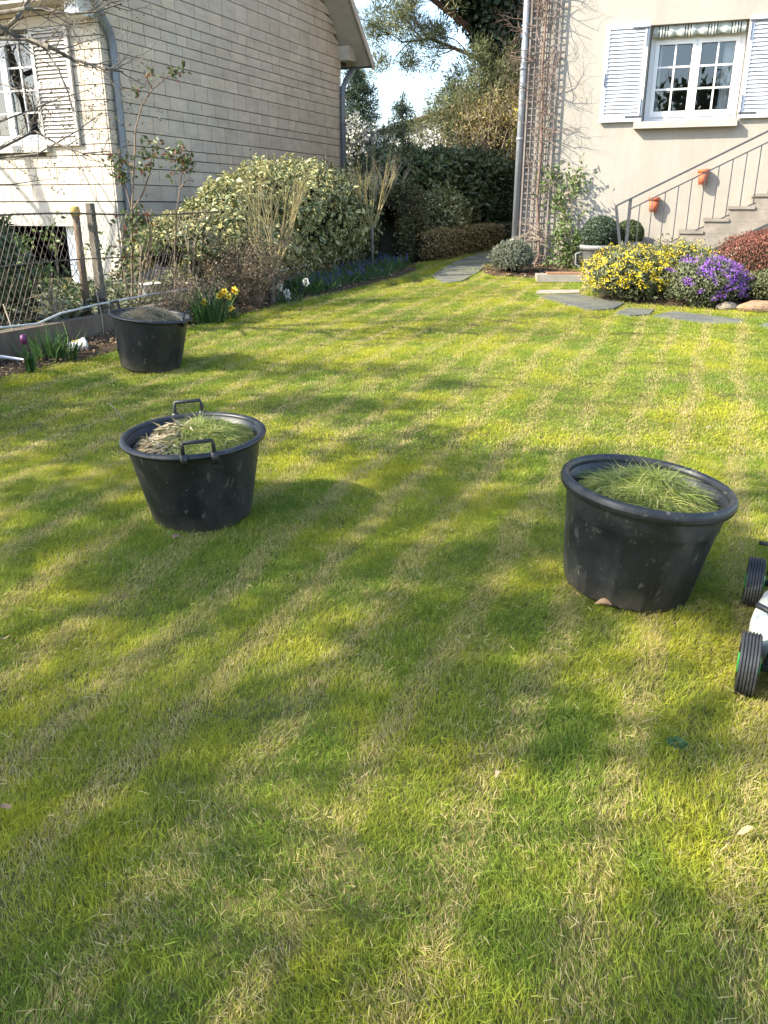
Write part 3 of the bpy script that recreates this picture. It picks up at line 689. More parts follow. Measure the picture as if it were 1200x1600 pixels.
# terracotta half pots on the wall
MAT['terracotta'] = plain('terracotta', (.45, .115, .045), (.36, .09, .04), 10, .7)
for (x, z, lb) in ((1.98, 1.23, 'orange terracotta pot on the house wall just above the railing foot'), (2.585, 1.585, 'upper orange terracotta pot on the house wall, higher up the stairs')):
    t = thing('wall_pot', lb, 'flower pot', (W0[0] + x * math.cos(WROT) + .075 * math.sin(WROT), W0[1] + x * math.sin(WROT) - .075 * math.cos(WROT), .3 + z - .10), WROT, 'terracotta pots on the wall')
    mb = MB(); mb.lathe([(.0, 0), (.052, 0), (.068, .16), (.060, .16), (.046, .02), (0, .02)], 20); mb.build('pot_body', MAT['terracotta'], t, True)
    mb = MB(); mb.lathe([(.062, .15), (.078, .152), (.080, .195), (.066, .196)], 20, close=False); mb.build('pot_rim', MAT['terracotta'], t, True)
    mb = MB(); mb.lathe([(.054, .03), (.058, .03), (.058, .036), (.054, .036)], 20, close=False); mb.box(-.012, .012, .055, .076, .10, .19); mb.build('wall_hook', MAT['iron'], t)
# ================================================================ BRANCH GENERATOR
def perp(d):
    a = np.cross(d, rvec(1)[0]); return a / (np.linalg.norm(a) + 1e-9)
def grow(mb, p, d, length, rad, level, maxlev, kids=(3, 5), spread=.8, wob=.18, up=.0, tips=None, shrink=.62, n=5, sides=5, start=.25, rtip=.35):
    """one branch as a bent tapering tube, then its side branches"""
    pts_ = [np.array(p, float)]; d = np.array(d, float); d /= np.linalg.norm(d); dirs = [d]
    for i in range(n):
        d = d + rng.normal(size=3) * wob + Z3 * up; d /= np.linalg.norm(d)
        pts_.append(pts_[-1] + d * length / n); dirs.append(d)
    mb.tube(pts_, [rad * (1 - (1 - rtip) * i / n) for i in range(n + 1)], max(3, sides - level), cap=False)
    if tips is not None: tips.append((pts_[-1], d, level))
    if level < maxlev:
        for k in range(rng.integers(kids[0], kids[1] + 1)):
            f = start + (1 - start) * rng.random(); x = f * n; i = min(int(x), n - 1); q = pts_[i] + (pts_[i + 1] - pts_[i]) * (x - i)
            nd_ = dirs[i] + perp(dirs[i]) * spread * (.6 + .7 * rng.random())
            grow(mb, q, nd_, length * shrink * (.7 + .6 * rng.random()), rad * (1 - (1 - rtip) * f) * .62, level + 1, maxlev, kids, spread, wob, up, tips, shrink, n, sides, start, rtip)
    return pts_
MAT['bark'] = plain('grey_bark', (.085, .068, .052), (.17, .15, .12), 14, .9, 40, .6, .01)
MAT['bark_lichen'] = plain('lichen_bark', (.20, .165, .10), (.30, .245, .09), 7, .9, 40, .5, .006)
MAT['twig_brown'] = plain('brown_twigs', (.13, .085, .055), (.21, .15, .10), 9, .9)
MAT['twig_pale'] = plain('pale_stems', (.34, .28, .21), (.22, .17, .12), 9, .85)
MAT['vine'] = plain('vine_wood', (.12, .075, .055), (.20, .14, .11), 10, .9)
MAT['bark_red'] = plain('pine_bark', (.16, .09, .055), (.10, .065, .045), 6, .9, 20, .8, .02)
LM = {}
LM['varieg'] = leafmat('variegated_leaf', [(0, (.05, .085, .03)), (.5, (.10, .135, .05)), (.75, (.22, .23, .09)), (1, (.50, .46, .21))], edge=(.66, .58, .27), edge_stops=(.35, .8), trans=.22, rough=.38)
LM['laurel'] = leafmat('laurel_leaf', [(0, (.045, .07, .03)), (.6, (.09, .13, .055)), (1, (.155, .19, .095))], trans=.18, rough=.32)
LM['clip'] = leafmat('clipped_leaf', [(0, (.030, .050, .014)), (.6, (.055, .080, .022)), (1, (.09, .11, .035))], trans=.2, rough=.5)
LM['brownclip'] = leafmat('browned_hedge_leaf', [(0, (.12, .095, .04)), (.5, (.24, .175, .075)), (1, (.34, .27, .12))], trans=.2, rough=.6)
LM['mixclip'] = leafmat('olive_hedge_leaf', [(0, (.045, .05, .018)), (.6, (.085, .085, .03)), (1, (.15, .13, .06))], trans=.2, rough=.5)
LM['cream'] = leafmat('cream_bud_leaf', [(0, (.08, .105, .035)), (.6, (.14, .16, .06)), (.85, (.28, .26, .12)), (1, (.6, .54, .38))], trans=.25)
LM['fresh'] = leafmat('fresh_leaf', [(0, (.06, .11, .02)), (.6, (.11, .17, .04)), (1, (.22, .26, .09))], trans=.35)
LM['rose'] = leafmat('rose_leaf', [(0, (.05, .085, .022)), (.6, (.10, .13, .04)), (.8, (.14, .09, .04)), (1, (.20, .055, .03))], trans=.3)
LM['grey'] = leafmat('grey_leaf', [(0, (.10, .115, .075)), (1, (.24, .25, .18))], trans=.2, rough=.7)
LM['ball'] = leafmat('ball_leaf', [(0, (.03, .055, .03)), (1, (.085, .125, .07))], trans=.15, rough=.45)
LM['ballg'] = leafmat('box_leaf', [(0, (.04, .065, .02)), (1, (.11, .14, .05))], trans=.15, rough=.5)
LM['pine'] = leafmat('pine_needles', [(0, (.09, .115, .045)), (.6, (.17, .19, .08)), (1, (.27, .27, .13))], trans=.25, rough=.5)
LM['ivy'] = leafmat('ivy_leaf', [(0, (.010, .022, .009)), (.7, (.022, .042, .016)), (1, (.045, .075, .03))], trans=.15, rough=.35)
LM['spruce'] = leafmat('spruce_needles', [(0, (.015, .032, .016)), (1, (.05, .08, .04))], trans=.15, rough=.5)
LM['blossom'] = leafmat('white_blossom', [(0, (.05, .075, .03)), (.35, (.09, .11, .05)), (.5, (.55, .54, .5)), (1, (.8, .78, .74))], trans=.3)
LM['bramble'] = leafmat('bramble_leaf', [(0, (.13, .10, .055)), (.5, (.25, .19, .10)), (.85, (.24, .24, .09)), (1, (.45, .31, .06))], trans=.3)
LM['yellow'] = leafmat('yellow_flowers', [(0, (.62, .50, .02)), (.6, (.75, .60, .02)), (1, (.70, .45, .03))], trans=.2, rough=.6)
LM['purple'] = leafmat('purple_flowers', [(0, (.22, .07, .45)), (.6, (.32, .11, .58)), (1, (.40, .20, .58))], trans=.25, rough=.6)
LM['heather'] = leafmat('heather_leaf', [(0, (.10, .045, .025)), (.6, (.19, .075, .045)), (1, (.36, .12, .10))], trans=.2, rough=.7)
LM['olive'] = leafmat('cushion_leaf', [(0, (.06, .07, .025)), (1, (.15, .155, .06))], trans=.2, rough=.6)
LM['alyss'] = leafmat('alyssum_leaf', [(0, (.075, .095, .045)), (1, (.20, .21, .11))], trans=.2, rough=.65)
LM['bulb'] = leafmat('bulb_leaf', [(0, (.030, .070, .020)), (.6, (.055, .11, .03)), (1, (.10, .17, .05))], trans=.3, rough=.4)
LM['deadtwig'] = leafmat('dead_leaf', [(0, (.10, .07, .045)), (.6, (.19, .145, .09)), (1, (.30, .25, .17))], trans=.2, rough=.7)
LM['ivyg'] = leafmat('ground_ivy_leaf', [(0, (.05, .07, .03)), (.6, (.11, .13, .055)), (1, (.30, .31, .18))], trans=.25, rough=.45)
LM['shade'] = leafmat('tree_leaf', [(0, (.05, .08, .02)), (1, (.10, .13, .04))], trans=.25)
LM['clip_g'] = leafmat('grass_clippings', [(0, (.11, .155, .025)), (.6, (.22, .27, .05)), (.85, (.36, .37, .09)), (1, (.52, .45, .22))], trans=.25, rough=.6)
LM['clip_d'] = leafmat('dry_clippings', [(0, (.17, .15, .07)), (.5, (.32, .27, .16)), (1, (.52, .42, .30))], trans=.2, rough=.7)
LM['blue'] = leafmat('blue_flowers', [(0, (.06, .05, .20)), (1, (.14, .11, .34))], trans=.2)
LM['whitef'] = leafmat('white_flowers', [(0, (.7, .69, .62)), (1, (.82, .8, .76))], trans=.3)

# ================================================================ HEDGES
def wobble(a, b, seed, k=1.0):
    r = np.random.default_rng(seed); f = r.uniform(1.5, 5, (6, 2)) * k; ph = r.uniform(0, 6.28, (6, 2))
    return sum(np.sin(f[i, 0] * a + ph[i, 0]) * np.sin(f[i, 1] * b + ph[i, 1]) for i in range(6)) / 2.2
def hedge(name, label, O, d, length, top, base, half, power, nleaf, L, W, lm, seed, amp=.06, droop=0.0, upw=0.0, depth=.22, endk=6, core=True, fold=.18, offs=0.0, jag=.0, cat='hedge', stems=0, scale_var=.45):
    """clipped or loose hedge: leaves through a shell round a superelliptic section swept along a line. top/base: (t, z) tables, absolute z"""
    O = np.array(O, float); d = np.array(d, float); d /= np.linalg.norm(d); nn = np.array([d[1], -d[0]])
    gz0 = float(gz(*(O + d * length * .5)))
    root = thing(name, label, cat, (O[0], O[1], float(gz(*O))))
    def surf(t, ph, f, out=0):
        u = np.clip(2 * t / length - 1, -1, 1); e = np.clip(1 - np.abs(u) ** endk, 0, 1) ** (1 / endk)
        zt = np.interp(t, [q[0] for q in top], [q[1] for q in top]); zb = np.interp(t, [q[0] for q in base], [q[1] for q in base])
        a = half * (.35 + .65 * e); bz = (zt - zb) / 2 * (.55 + .45 * e); zc = zb + bz
        c, s = np.cos(ph), np.sin(ph); rr = (np.abs(c) ** power + np.abs(s) ** power) ** (-1 / power)
        w = 1 + amp / half * wobble(t * 1.3, ph * 1.2, seed) + jag * wobble(t * 5, ph * 4, seed + 1)
        x = offs + a * c * rr * f * w; z = zc + bz * s * rr * f * (1 + .5 * amp / half * wobble(t * 1.6, ph, seed + 2))
        return np.stack([O[0] + d[0] * t + nn[0] * x, O[1] + d[1] * t + nn[1] * x, z], -1)
    t = rng.random(nleaf) * length; ph = rng.uniform(-1.25, math.pi + .6, nleaf)
    # denser on the lawn side and top
    f = 1 - depth * rng.random(nleaf) ** 1.6 + .05 * rng.normal(size=nleaf) * (1 + 6 * jag)
    P = surf(t, ph, f); N = unit(surf(t, ph, f * 1.05) - P + 1e-6)
    N = unit(N + rng.normal(size=(nleaf, 3)) * .35)
    D = unit(rvec(nleaf) * .8 + N * .45 - Z3 * droop + Z3 * upw)
    sz = 1 - scale_var + 2 * scale_var * rng.random(nleaf)
    me = leaf_mesh('leaves', P - np.array(root.location), D, N, L * sz, W * sz, fold); link('leaves', me, lm, root)
    if core:
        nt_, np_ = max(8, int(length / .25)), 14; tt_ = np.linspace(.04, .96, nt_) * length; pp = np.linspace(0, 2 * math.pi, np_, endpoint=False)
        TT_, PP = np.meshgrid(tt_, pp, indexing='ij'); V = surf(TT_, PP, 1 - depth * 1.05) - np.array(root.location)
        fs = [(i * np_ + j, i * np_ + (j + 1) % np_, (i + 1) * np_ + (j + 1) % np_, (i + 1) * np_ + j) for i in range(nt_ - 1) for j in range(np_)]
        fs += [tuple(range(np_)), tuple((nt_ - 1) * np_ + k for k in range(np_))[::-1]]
        me = bpy.data.meshes.new('light_block_core'); me.from_pydata(V.reshape(-1, 3).tolist(), [], fs); me.update(); link('light_block_core', me, MAT['core'], root, True)  # solid core added so light does not pass through the leaf shell
    if stems:
        mb = MB()
        for k in range(stems):
            tk = length * (k + .5) / stems; q = O + d * tk + nn * offs; z0 = float(gz(*q)); zt = np.interp(tk, [q_[0] for q_ in top], [q_[1] for q_ in top])
            grow(mb, np.array([q[0], q[1], z0 - .03]) - np.array(root.location), (rng.normal() * .15, rng.normal() * .15, 1), (zt - z0) * .7, .03, 0, 1, (2, 3), .6)
        mb.build('stems', MAT['bark'], root)
    return root
MAT['core'] = plain('dark_core_fill', (.020, .022, .012), (.035, .03, .018), 20, .95, 30, 1, .05, spec=.1)  # for the solid dark cores added to block light inside the foliage
hedge('variegated_hedge', 'large cream and green variegated shrub hedge drooping over the fence', st(-.35, 2.45)[:2], FG, 6.3,
      [(0, 1.32), (.8, 1.52), (1.5, 1.80), (2.3, 2.02), (3.2, 2.06), (3.9, 1.98), (5.0, 1.94), (6.3, 1.88)], [(0, .78), (1.5, .72), (3, .70), (6.3, .74)], .62, 2.4, 23000, .085, .042, LM['varieg'], 11, amp=.13, droop=.75, depth=.3, endk=4, jag=.10, stems=5)
hedge('laurel_hedge', 'tall dark glossy laurel hedge behind the low clipped hedge', (-.35, 15.1), (.62, .78), 4.3,
      [(0, 2.36), (2, 2.46), (4.3, 2.5)], [(0, .8), (4.3, .95)], .62, 4, 11000, .125, .05, LM['laurel'], 12, amp=.07, droop=.25, depth=.25, stems=4)
hedge('clipped_hedge', 'tall flat clipped dark green hedge at the end of the path', (2.05, 17.9), (.95, -.1), 2.4,
      [(0, 2.32), (2.4, 2.28)], [(0, .85), (2.4, .85)], .45, 7, 12000, .045, .026, LM['clip'], 13, amp=.025, depth=.15)
hedge('low_hedge', 'low clipped browned hedge edging the left side of the path', (.42, 13.35), (.55, .835), 3.0,
      [(0, 1.13), (3.0, 1.22)], [(0, .64), (3.0, .78)], .22, 6, 11000, .032, .018, LM['brownclip'], 14, amp=.02, depth=.16)
hedge('end_hedge', 'short dark low hedge across the far end of the path', (2.2, 17.1), (.95, -.1), 1.6,
      [(0, 1.2), (1.6, 1.2)], [(0, .82), (1.6, .82)], .2, 6, 3500, .036, .02, LM['mixclip'], 15, amp=.02, depth=.16)
hedge('column_hedge', 'narrow tall olive hedge section with a rounded top beside the bare standards', (.05, 13.0), (.45, .89), .95,
      [(0, 1.75), (.5, 1.86), (.95, 1.80)], [(0, .62), (.95, .68)], .26, 3.2, 7000, .042, .022, LM['mixclip'], 16, amp=.04, depth=.2, endk=4)

# loose round shrubs: leaves through a lumpy ellipsoid, with stems
def shrub(name, label, c, r, nleaf, L, W, lm, seed, cat='shrub', power=2.0, amp=.12, depth=.35, droop=0.0, upw=.2, stems=5, stem_r=.012, stem_mat='twig_brown', zmin=-.6, core=.62, parts=(), fold=.18, group=None, tufts=0):
    """c: centre on the ground (x, y); r: radii (rx, ry, height)"""
    g0 = float(gz(c[0], c[1])); root = thing(name, label, cat, (c[0], c[1], g0), group=group)
    def pick(n, lo, hi, top=None):
        v = rvec(n)
        v[:, 2] = np.where(v[:, 2] < zmin, -v[:, 2], v[:, 2])
        rr = (np.sum(np.abs(v) ** power, 1)) ** (-1 / power)
        th = np.arctan2(v[:, 1], v[:, 0]); w = 1 + amp * wobble(th * 1.0, v[:, 2] * 2.2, seed)
        if tufts: w = w * (1 + .13 * wobble(th * 5, v[:, 2] * 8, seed + 5))
        k = lo + (hi - lo) * rng.random(n)
        P = v * rr[:, None] * w[:, None] * k[:, None]
        P = P * np.array([r[0], r[1], r[2] * .5]) + np.array([0, 0, r[2] * .5]); return P, v
    P, N = pick(nleaf, 1 - depth, 1.03); P[:, 2] = np.maximum(P[:, 2], .01); N = unit(N + rng.normal(size=N.shape) * .4)
    D = unit(rvec(nleaf) * .8 + N * .5 + Z3 * upw - Z3 * droop); sz = .6 + .8 * rng.random(nleaf)
    link('leaves', leaf_mesh('leaves', P, D, N, L * sz, W * sz, fold), lm, root)
    for (pn, n, l_, w_, m_, lo, hi, cond) in parts:
        P, N = pick(n, lo, hi); k = cond(P, N); P, N = P[k], N[k]; n = len(P)
        D = unit(rvec(n) * .9 + N * .5); link(pn, leaf_mesh(pn, P, D, unit(N + rvec(n) * .5), l_ * (.7 + .6 * rng.random(n)), w_, .1), m_, root)
    if core:
        mb = MB(); mb.blob((0, 0, r[2] * .48), (r[0] * core, r[1] * core, r[2] * .5 * core), 12, 7, .08, seed); mb.build('light_block_core', MAT['core'], root, True)  # solid lump added inside the leaves to block light
    mb = MB()
    for k in range(stems):
        a = 6.283 * k / stems + rng.random(); q = np.array([math.cos(a) * r[0] * .15, math.sin(a) * r[1] * .15, -.03])
        grow(mb, q, (math.cos(a) * .5, math.sin(a) * .5, 1), r[2] * .75, stem_r, 0, 1, (2, 4), .7)
    if stems: mb.build('stems', MAT[stem_mat], root)
    return root
g_ = lambda u, v: gnd(u, v)[:2]
shrub('grey_bush', 'rounded grey-green bush at the foot of the drainpipe', (1.80, 11.95), (.30, .28, .44), 5200, .05, .012, LM['grey'], 21, upw=.5, droop=0, amp=.08, core=.7)
yl = lambda P, N: (N[:, 2] > -.25) & (wobble(P[:, 0] * 6, P[:, 2] * 6, 3) > -.35)
shrub('yellow_flower_mound', 'mound thick with small yellow flowers at the left end of the border', (2.86, 9.72), (.54, .46, .58), 9000, .045, .016, LM['alyss'], 22, 'flowers', amp=.1, zmin=-1, tufts=1, parts=[('yellow_flowers', 12000, .016, .015, LM['yellow'], .95, 1.06, lambda P, N: (N[:, 2] > -.45) & (P[:, 0] < .40) & (wobble(P[:, 0] * 9, P[:, 2] * 9, 3) > -.25))], core=.72, upw=.4)
shrub('yellow_flower_mound', 'sparser yellow flower mound between the purple flowers and the stairs', (3.40, 9.80), (.52, .44, .60), 8000, .045, .016, LM['alyss'], 23, 'flowers', amp=.12, zmin=-1, tufts=1, parts=[('yellow_flowers', 7500, .016, .015, LM['yellow'], .93, 1.08, lambda P, N: (N[:, 2] > .0) & (wobble(P[:, 0] * 8, P[:, 2] * 7, 5) > -.1))], core=.72, upw=.4)
shrub('purple_flower_mound', 'purple flowering cushion spilling over the border edge onto the path', (3.50, 9.22), (.40, .32, .52), 7500, .035, .014, LM['alyss'], 24, 'flowers', amp=.14, zmin=-1, tufts=1, parts=[('purple_flowers', 10500, .015, .014, LM['purple'], .95, 1.08, lambda P, N: (P[:, 2] > .10) & (wobble(P[:, 0] * 6, P[:, 2] * 7, 9) + 2.6 * P[:, 0] + 3 * (P[:, 2] - .3) > .05))], core=.72, upw=.3)
shrub('heather_bush', 'wide red-tinged heather mound at the right edge of the border', (4.72, 10.05), (.85, .5, .74), 17000, .035, .010, LM['heather'], 25, amp=.08, upw=.6, core=.78, depth=.25)
shrub('green_cushion_plant', 'low olive-green cushion plant below the red heather', (4.50, 9.28), (.75, .36, .40), 9000, .03, .014, LM['olive'], 26, 'plant', amp=.08, core=.75, depth=.25)
for k, (x, y, l, n, sc, lb) in enumerate(((3.15, 10.25, .36, 70, 1, 'tuft of narrow green leaves beside the railing foot'), (4.0, 10.2, .34, 60, 1, 'tuft of narrow green leaves behind the purple flowers'), (3.85, 9.35, .24, 60, 1, 'short green leaf tuft between purple flowers and heather'))):
    t = thing('leaf_tuft', lb, 'plant', (x, y, float(gz(x, y))), group='leaf tufts in the right border')
    P = np.concatenate([rng.normal(size=(n, 2)) * .05, np.zeros((n, 1))], 1) ; D = rvec(n) * .35 + Z3; B = rvec(n) * np.array([1, 1, 0]) * .12
    z0 = .30 if k < 2 else .12
    P[:, 2] = 0; link('leaves', blade_mesh('leaves', P, D, (l + z0) * (.6 + .5 * rng.random(n)), .016, B), LM['bulb'], t)
# stones edging the border
MAT['stone_o'] = plain('ochre_stone', (.34, .20, .10), (.25, .165, .10), 6, .85, 25, .6, .02)
MAT['stone_g'] = plain('grey_stone', (.24, .205, .155), (.16, .135, .10), 6, .9, 25, .6, .02)
def rock(mb, c, r, seed):
    mb.blob(c, r, 12, 8, .10, seed)
ST = [((3.98, 8.87), (.22, .11, .07), 'stone_o', 'long flat orange-brown stone under the green cushion plant'), ((3.70, 8.99), (.12, .08, .05), 'stone_g', 'grey stone beside the purple flowers'), ((4.30, 8.88), (.14, .10, .04), 'stone_g', 'flat pale stone in front of the heather bush'),
      ((4.46, 9.0), (.13, .09, .09), 'stone_g', 'pale grey stone half under the cushion plant')]
for k, (c, r, mt, lb) in enumerate(ST):
    mb = MB(); rock(mb, (0, 0, r[2] * .6), r, 40 + k); ob = mb.build('edging_stone', MAT[mt], None, False, (c[0], c[1], float(gz(*c)) + .01)); tag(ob, lb, 'stone', 'stones edging the right border')
# stone slabs, step block and doormat by the wall
mb = MB(); mb.box(-.34, .30, -.16, .16, 0, .09); tag(mb.build('step_slab', MAT['paleslab'], None, loc=(2.38, 11.32, float(gz(2.38, 11.32)))), 'pale stone slab step under the brown doormat', 'step').rotation_euler = (0, 0, R(-5))
mb = MB(); mb.box(-.24, .24, -.12, .12, 0, .018); tag(mb.build('doormat', plain('coir_mat', (.30, .16, .08), (.22, .115, .06), 30, .95, 120, 1, .01), None, loc=(2.42, 11.34, float(gz(2.38, 11.32)) + .092)), 'rectangular brown coir doormat lying on a pale slab', 'doormat').rotation_euler = (0, 0, R(-5))
mb = MB(); mb.prism([(-.13, -.2), (.12, -.22), (.15, .2), (-.1, .22)], 0, .26); tag(mb.build('stone_block', MAT['paleslab'], None, loc=(2.72, 10.75, float(gz(2.7, 10.75)))), 'squat pale stone block left of the yellow flowers', 'stone block')
# chip mulch by the wall
n = 900; x = rng.uniform(1.45, 2.9, n); y = rng.uniform(11.35, 12.9, n); k = inside(BORDER_W, x, y); x, y = x[k], y[k]; n = len(x)
link('bark_chips', leaf_mesh('bark_chips', np.stack([x, y, gz(x, y) + .05], 1), rvec(n) * np.array([1, 1, .2]), Z3 + rvec(n) * .4, .05, .022), MAT['litter'])
tag(bpy.data.objects['bark_chips'], 'brown bark chips strewn along the foot of the wall', 'mulch', kind='stuff')

# ================================================================ TRELLIS, VINE, ROSE, PLANTERS
MAT['trellis'] = plain('weathered_trellis', (.17, .14, .125), (.23, .195, .175), 8, .85)
def wl(x, y, z): # point in the right house frame to world
    return np.array((W0[0] + x * math.cos(WROT) - y * math.sin(WROT), W0[1] + x * math.sin(WROT) + y * math.cos(WROT), .3 + z))
MAT['planter'] = plain('grey_planter', (.22, .22, .21), (.17, .17, .165), 5, .7)
tr_ = thing('trellis', 'tall narrow brown wooden lattice trellis fixed to the house corner', 'trellis', (W0[0], W0[1], .3), WROT)
T0, T1, TZ0, TZ1 = .105, .50, .42, 5.2
for k in range(6):
    x = T0 + (T1 - T0) * k / 5; w = .012 if 0 < k < 5 else .022
    mb = MB(); mb.box(x - w / 2, x + w / 2, -.085, -.072, TZ0, TZ1); mb.build('upright_batten', MAT['trellis'], tr_)
nz = 56
proto_me = None
for k in range(nz):
    z = TZ0 + .02 + (TZ1 - TZ0 - .04) * k / (nz - 1)
    if proto_me is None:
        mb = MB(); mb.box(T0 - .014, T1 + .014, -.0715, -.060, -.0065, .0065); proto_me = mb.mesh('cross_batten'); proto_me.materials.append(MAT['trellis'])
    ob = link('cross_batten', proto_me, None, tr_, loc=(0, 0, z))
vn = thing('bare_vine', 'leafless brown climbing vine tangled over the trellis', 'vine', (W0[0], W0[1], .3), WROT)
mb = MB()
trunk = [(.44, -.16, .0), (.43, -.14, .12), (.38, -.15, .25), (.36, -.13, .38), (.42, -.12, .5), (.40, -.11, .8), (.34, -.11, 1.3), (.36, -.12, 2.0), (.30, -.11, 3.0), (.32, -.11, 4.2), (.30, -.11, 5.0)]
mb.tube(trunk, [.035, .032, .03, .028, .025, .022, .02, .018, .016, .013, .01], 7); mb.build('trunk', MAT['vine'], vn, True)
mb = MB()
for k in range(80):
    z = 2.2 + 3.0 * rng.random() ** .85 if k > 5 else .5 + 1.4 * rng.random()
    x = rng.uniform(.14, .48); a = rng.uniform(-1.2, 1.2)
    grow(mb, (x, -.115, z), (rng.normal() * .8, -.06 - .25 * rng.random(), rng.normal() * .8 + .2), .42, .008, 0, 2, (3, 5), .95, .35, shrink=.6, sides=5, n=4)
mb.build('twigs', MAT['vine'], vn)
# gnarled old side stem at the trellis foot
mb = MB()
for k in range(9): grow(mb, (.30 + .04 * rng.normal(), -.15, .75 + .2 * rng.random()), (rng.normal(), -.3 * rng.random(), .4 * rng.normal()), .28, .009, 0, 2, (3, 5), 1.0, .4, n=4)
mb.build('pale_twigs', MAT['twig_pale'], vn)
rose = thing('climbing_rose', 'leafy light green climbing plant against the beige wall beside the trellis', 'climber', (W0[0], W0[1], .3), WROT)
mb = MB(); tips = []
for pth in ([(.88, -.12, .0), (.86, -.12, .4), (.80, -.1, .8), (.72, -.08, 1.15), (.60, -.1, 1.4), (.56, -.1, 1.5)], [(.9, -.12, .0), (.95, -.12, .5), (.86, -.1, .85), (.84, -.08, 1.2), (.76, -.08, 1.38), (.86, -.08, 1.55)], [(.85, -.14, 0), (.72, -.14, .35), (.68, -.12, .55)], [(.92, -.14, 0), (1.1, -.14, .3), (1.22, -.1, .62), (1.3, -.1, .72)]):
    mb.tube(pth, .010, 5)
    for i in range(1, len(pth)):
        for j in range(4): grow(mb, pth[i], (rng.normal() * .8, -.5 * rng.random(), rng.normal() * .5 + .3), .2, .005, 0, 1, (2, 3), .8, .3, n=3, tips=tips)
mb.build('stems', MAT['twig_pale'], rose)
P = []
for q, d_, l_ in tips:
    for j in range(4): P.append(q + rng.normal(size=3) * np.array([.05, .04, .05]))
for j in range(190): P.append(np.array([.84 + rng.normal() * .13, -.16 - .08 * rng.random(), .10 + .62 * rng.random()]))
for j in range(60): P.append(np.array([.76 + rng.normal() * .06, -.14, .78 + .35 * rng.random()]))
P = np.array(P); P[:, 1] = np.minimum(P[:, 1], -.03); n = len(P); link('leaves', leaf_mesh('leaves', P, rvec(n) + np.array([0, -.3, .3]), rvec(n) + np.array([0, -.8, .6]), .075 * (.6 + .8 * rng.random(n)), .034), LM['fresh'], rose)
for k, (x, y, z, r, lm, lb, gl) in enumerate(((1.34, -.62, .70, .255, 'ball', 'dark blue-green clipped ball plant in the nearer grey planter', 1.0), (1.70, -.30, .74, .20, 'ballg', 'smaller green clipped ball plant in the planter behind the railing foot', 1.0))):
    q = wl(x, y, 0); zz = float(gz(q[0], q[1])) 
    pt = thing('planter', ('nearer' if k == 0 else 'farther') + ' pale grey bowl planter with handles below a clipped ball plant', 'planter', (q[0], q[1], zz), WROT)
    hgt = .3 + z - zz
    mb = MB(); mb.lathe([(0, 0), (r * .62, 0), (r * .66, .02), (r * .92, hgt * .85), (r * 1.06, hgt * .88), (r * 1.06, hgt * 1.0), (r * .95, hgt * 1.0), (r * .9, hgt * .86), (0, hgt * .84)], 28); mb.build('bowl', MAT['planter'], pt, True)
    for sx_ in (-1, 1):
        mb = MB(); mb.tube([(sx_ * r * .9, -.05, hgt * .75), (sx_ * r * 1.2, -.05, hgt * .7), (sx_ * r * 1.18, -.05, hgt * .35), (sx_ * r * .8, -.05, hgt * .25)], .015, 8); mb.build('handle', MAT['planter'], pt, True)
    bt = thing('ball_topiary', lb, 'topiary', (q[0], q[1], zz + hgt * .86))
    n = 5200; v = rvec(n); P = v * r * .98 * (1 - .08 * rng.random((n, 1))) * np.array([1, 1, .93]) + np.array([0, 0, r * .80]); P[:, 2] = np.maximum(P[:, 2], .0)
    link('leaves', leaf_mesh('leaves', P, unit(rvec(n) + v * .8), unit(v + rvec(n) * .4), .026, .015), LM[lm], bt)
    mb = MB(); mb.blob((0, 0, r * .78), (r * .9, r * .9, r * .84), 16, 10, .02, 3); mb.tube([(0, 0, -.02), (0, 0, r * .3)], .02, 6); mb.build('light_block_core', MAT['core'], bt, True)  # solid light-blocking ball added under the leaves, with a short stem
# ================================================================ FENCE, LOW WALL, EDGING
MAT['oldconcrete'] = plain('old_concrete', (.095, .07, .05), (.17, .13, .095), 5, .95, 30, .6, .01, stretch=(1, 1, .4))
MAT['postwood'] = plain('weathered_concrete_post', (.10, .085, .065), (.17, .15, .12), 9, .95, 30, .6, .01)
MAT['wire'] = plain('rusty_wire', (.10, .08, .07), (.16, .13, .11), 20, .7, metal=.3)
MAT['timber'] = plain('edging_timber', (.17, .105, .055), (.11, .075, .045), 6, .85, 20, .5, .006)
MAT['conduit'] = plain('white_conduit', (.62, .60, .57), (.45, .44, .42), 8, .5)
def frame_obj(mb, name, mat, parent=None, smooth=False): return mb.build(name, mat, parent, smooth)
FROT = math.atan2(FG[1], FG[0])                         # local x along the fence, local -y towards the lawn
lw = thing('low_wall', 'low stained concrete wall under the wire fence', 'wall', (FO[0], FO[1], .2), FROT)
x = -6.0
while x < 2.9:
    w = 1.8; x1 = min(x + w, 2.9); mb = MB(); mb.box(x + .004, x1 - .004, -.0, .12, -.5, .365 + .006 * rng.normal()); mb.build('wall_block', MAT['oldconcrete'], lw); x = x1
be = thing('timber_edging', 'brown timber edging board along the back of the flower bed', 'edging', (FO[0], FO[1], .2), FROT)
for x0, x1, zz in ((2.92, 4.3, .40), (4.31, 5.9, .48), (5.91, 8.6, .56)):
    mb = MB(); mb.box(x0, x1, .02, .06, -.2, zz); mb.build('board', MAT['timber'], be)
fe = thing('wire_fence', 'rusty chain-link wire fence with concrete posts and two rails', 'fence', (FO[0], FO[1], .2), FROT)
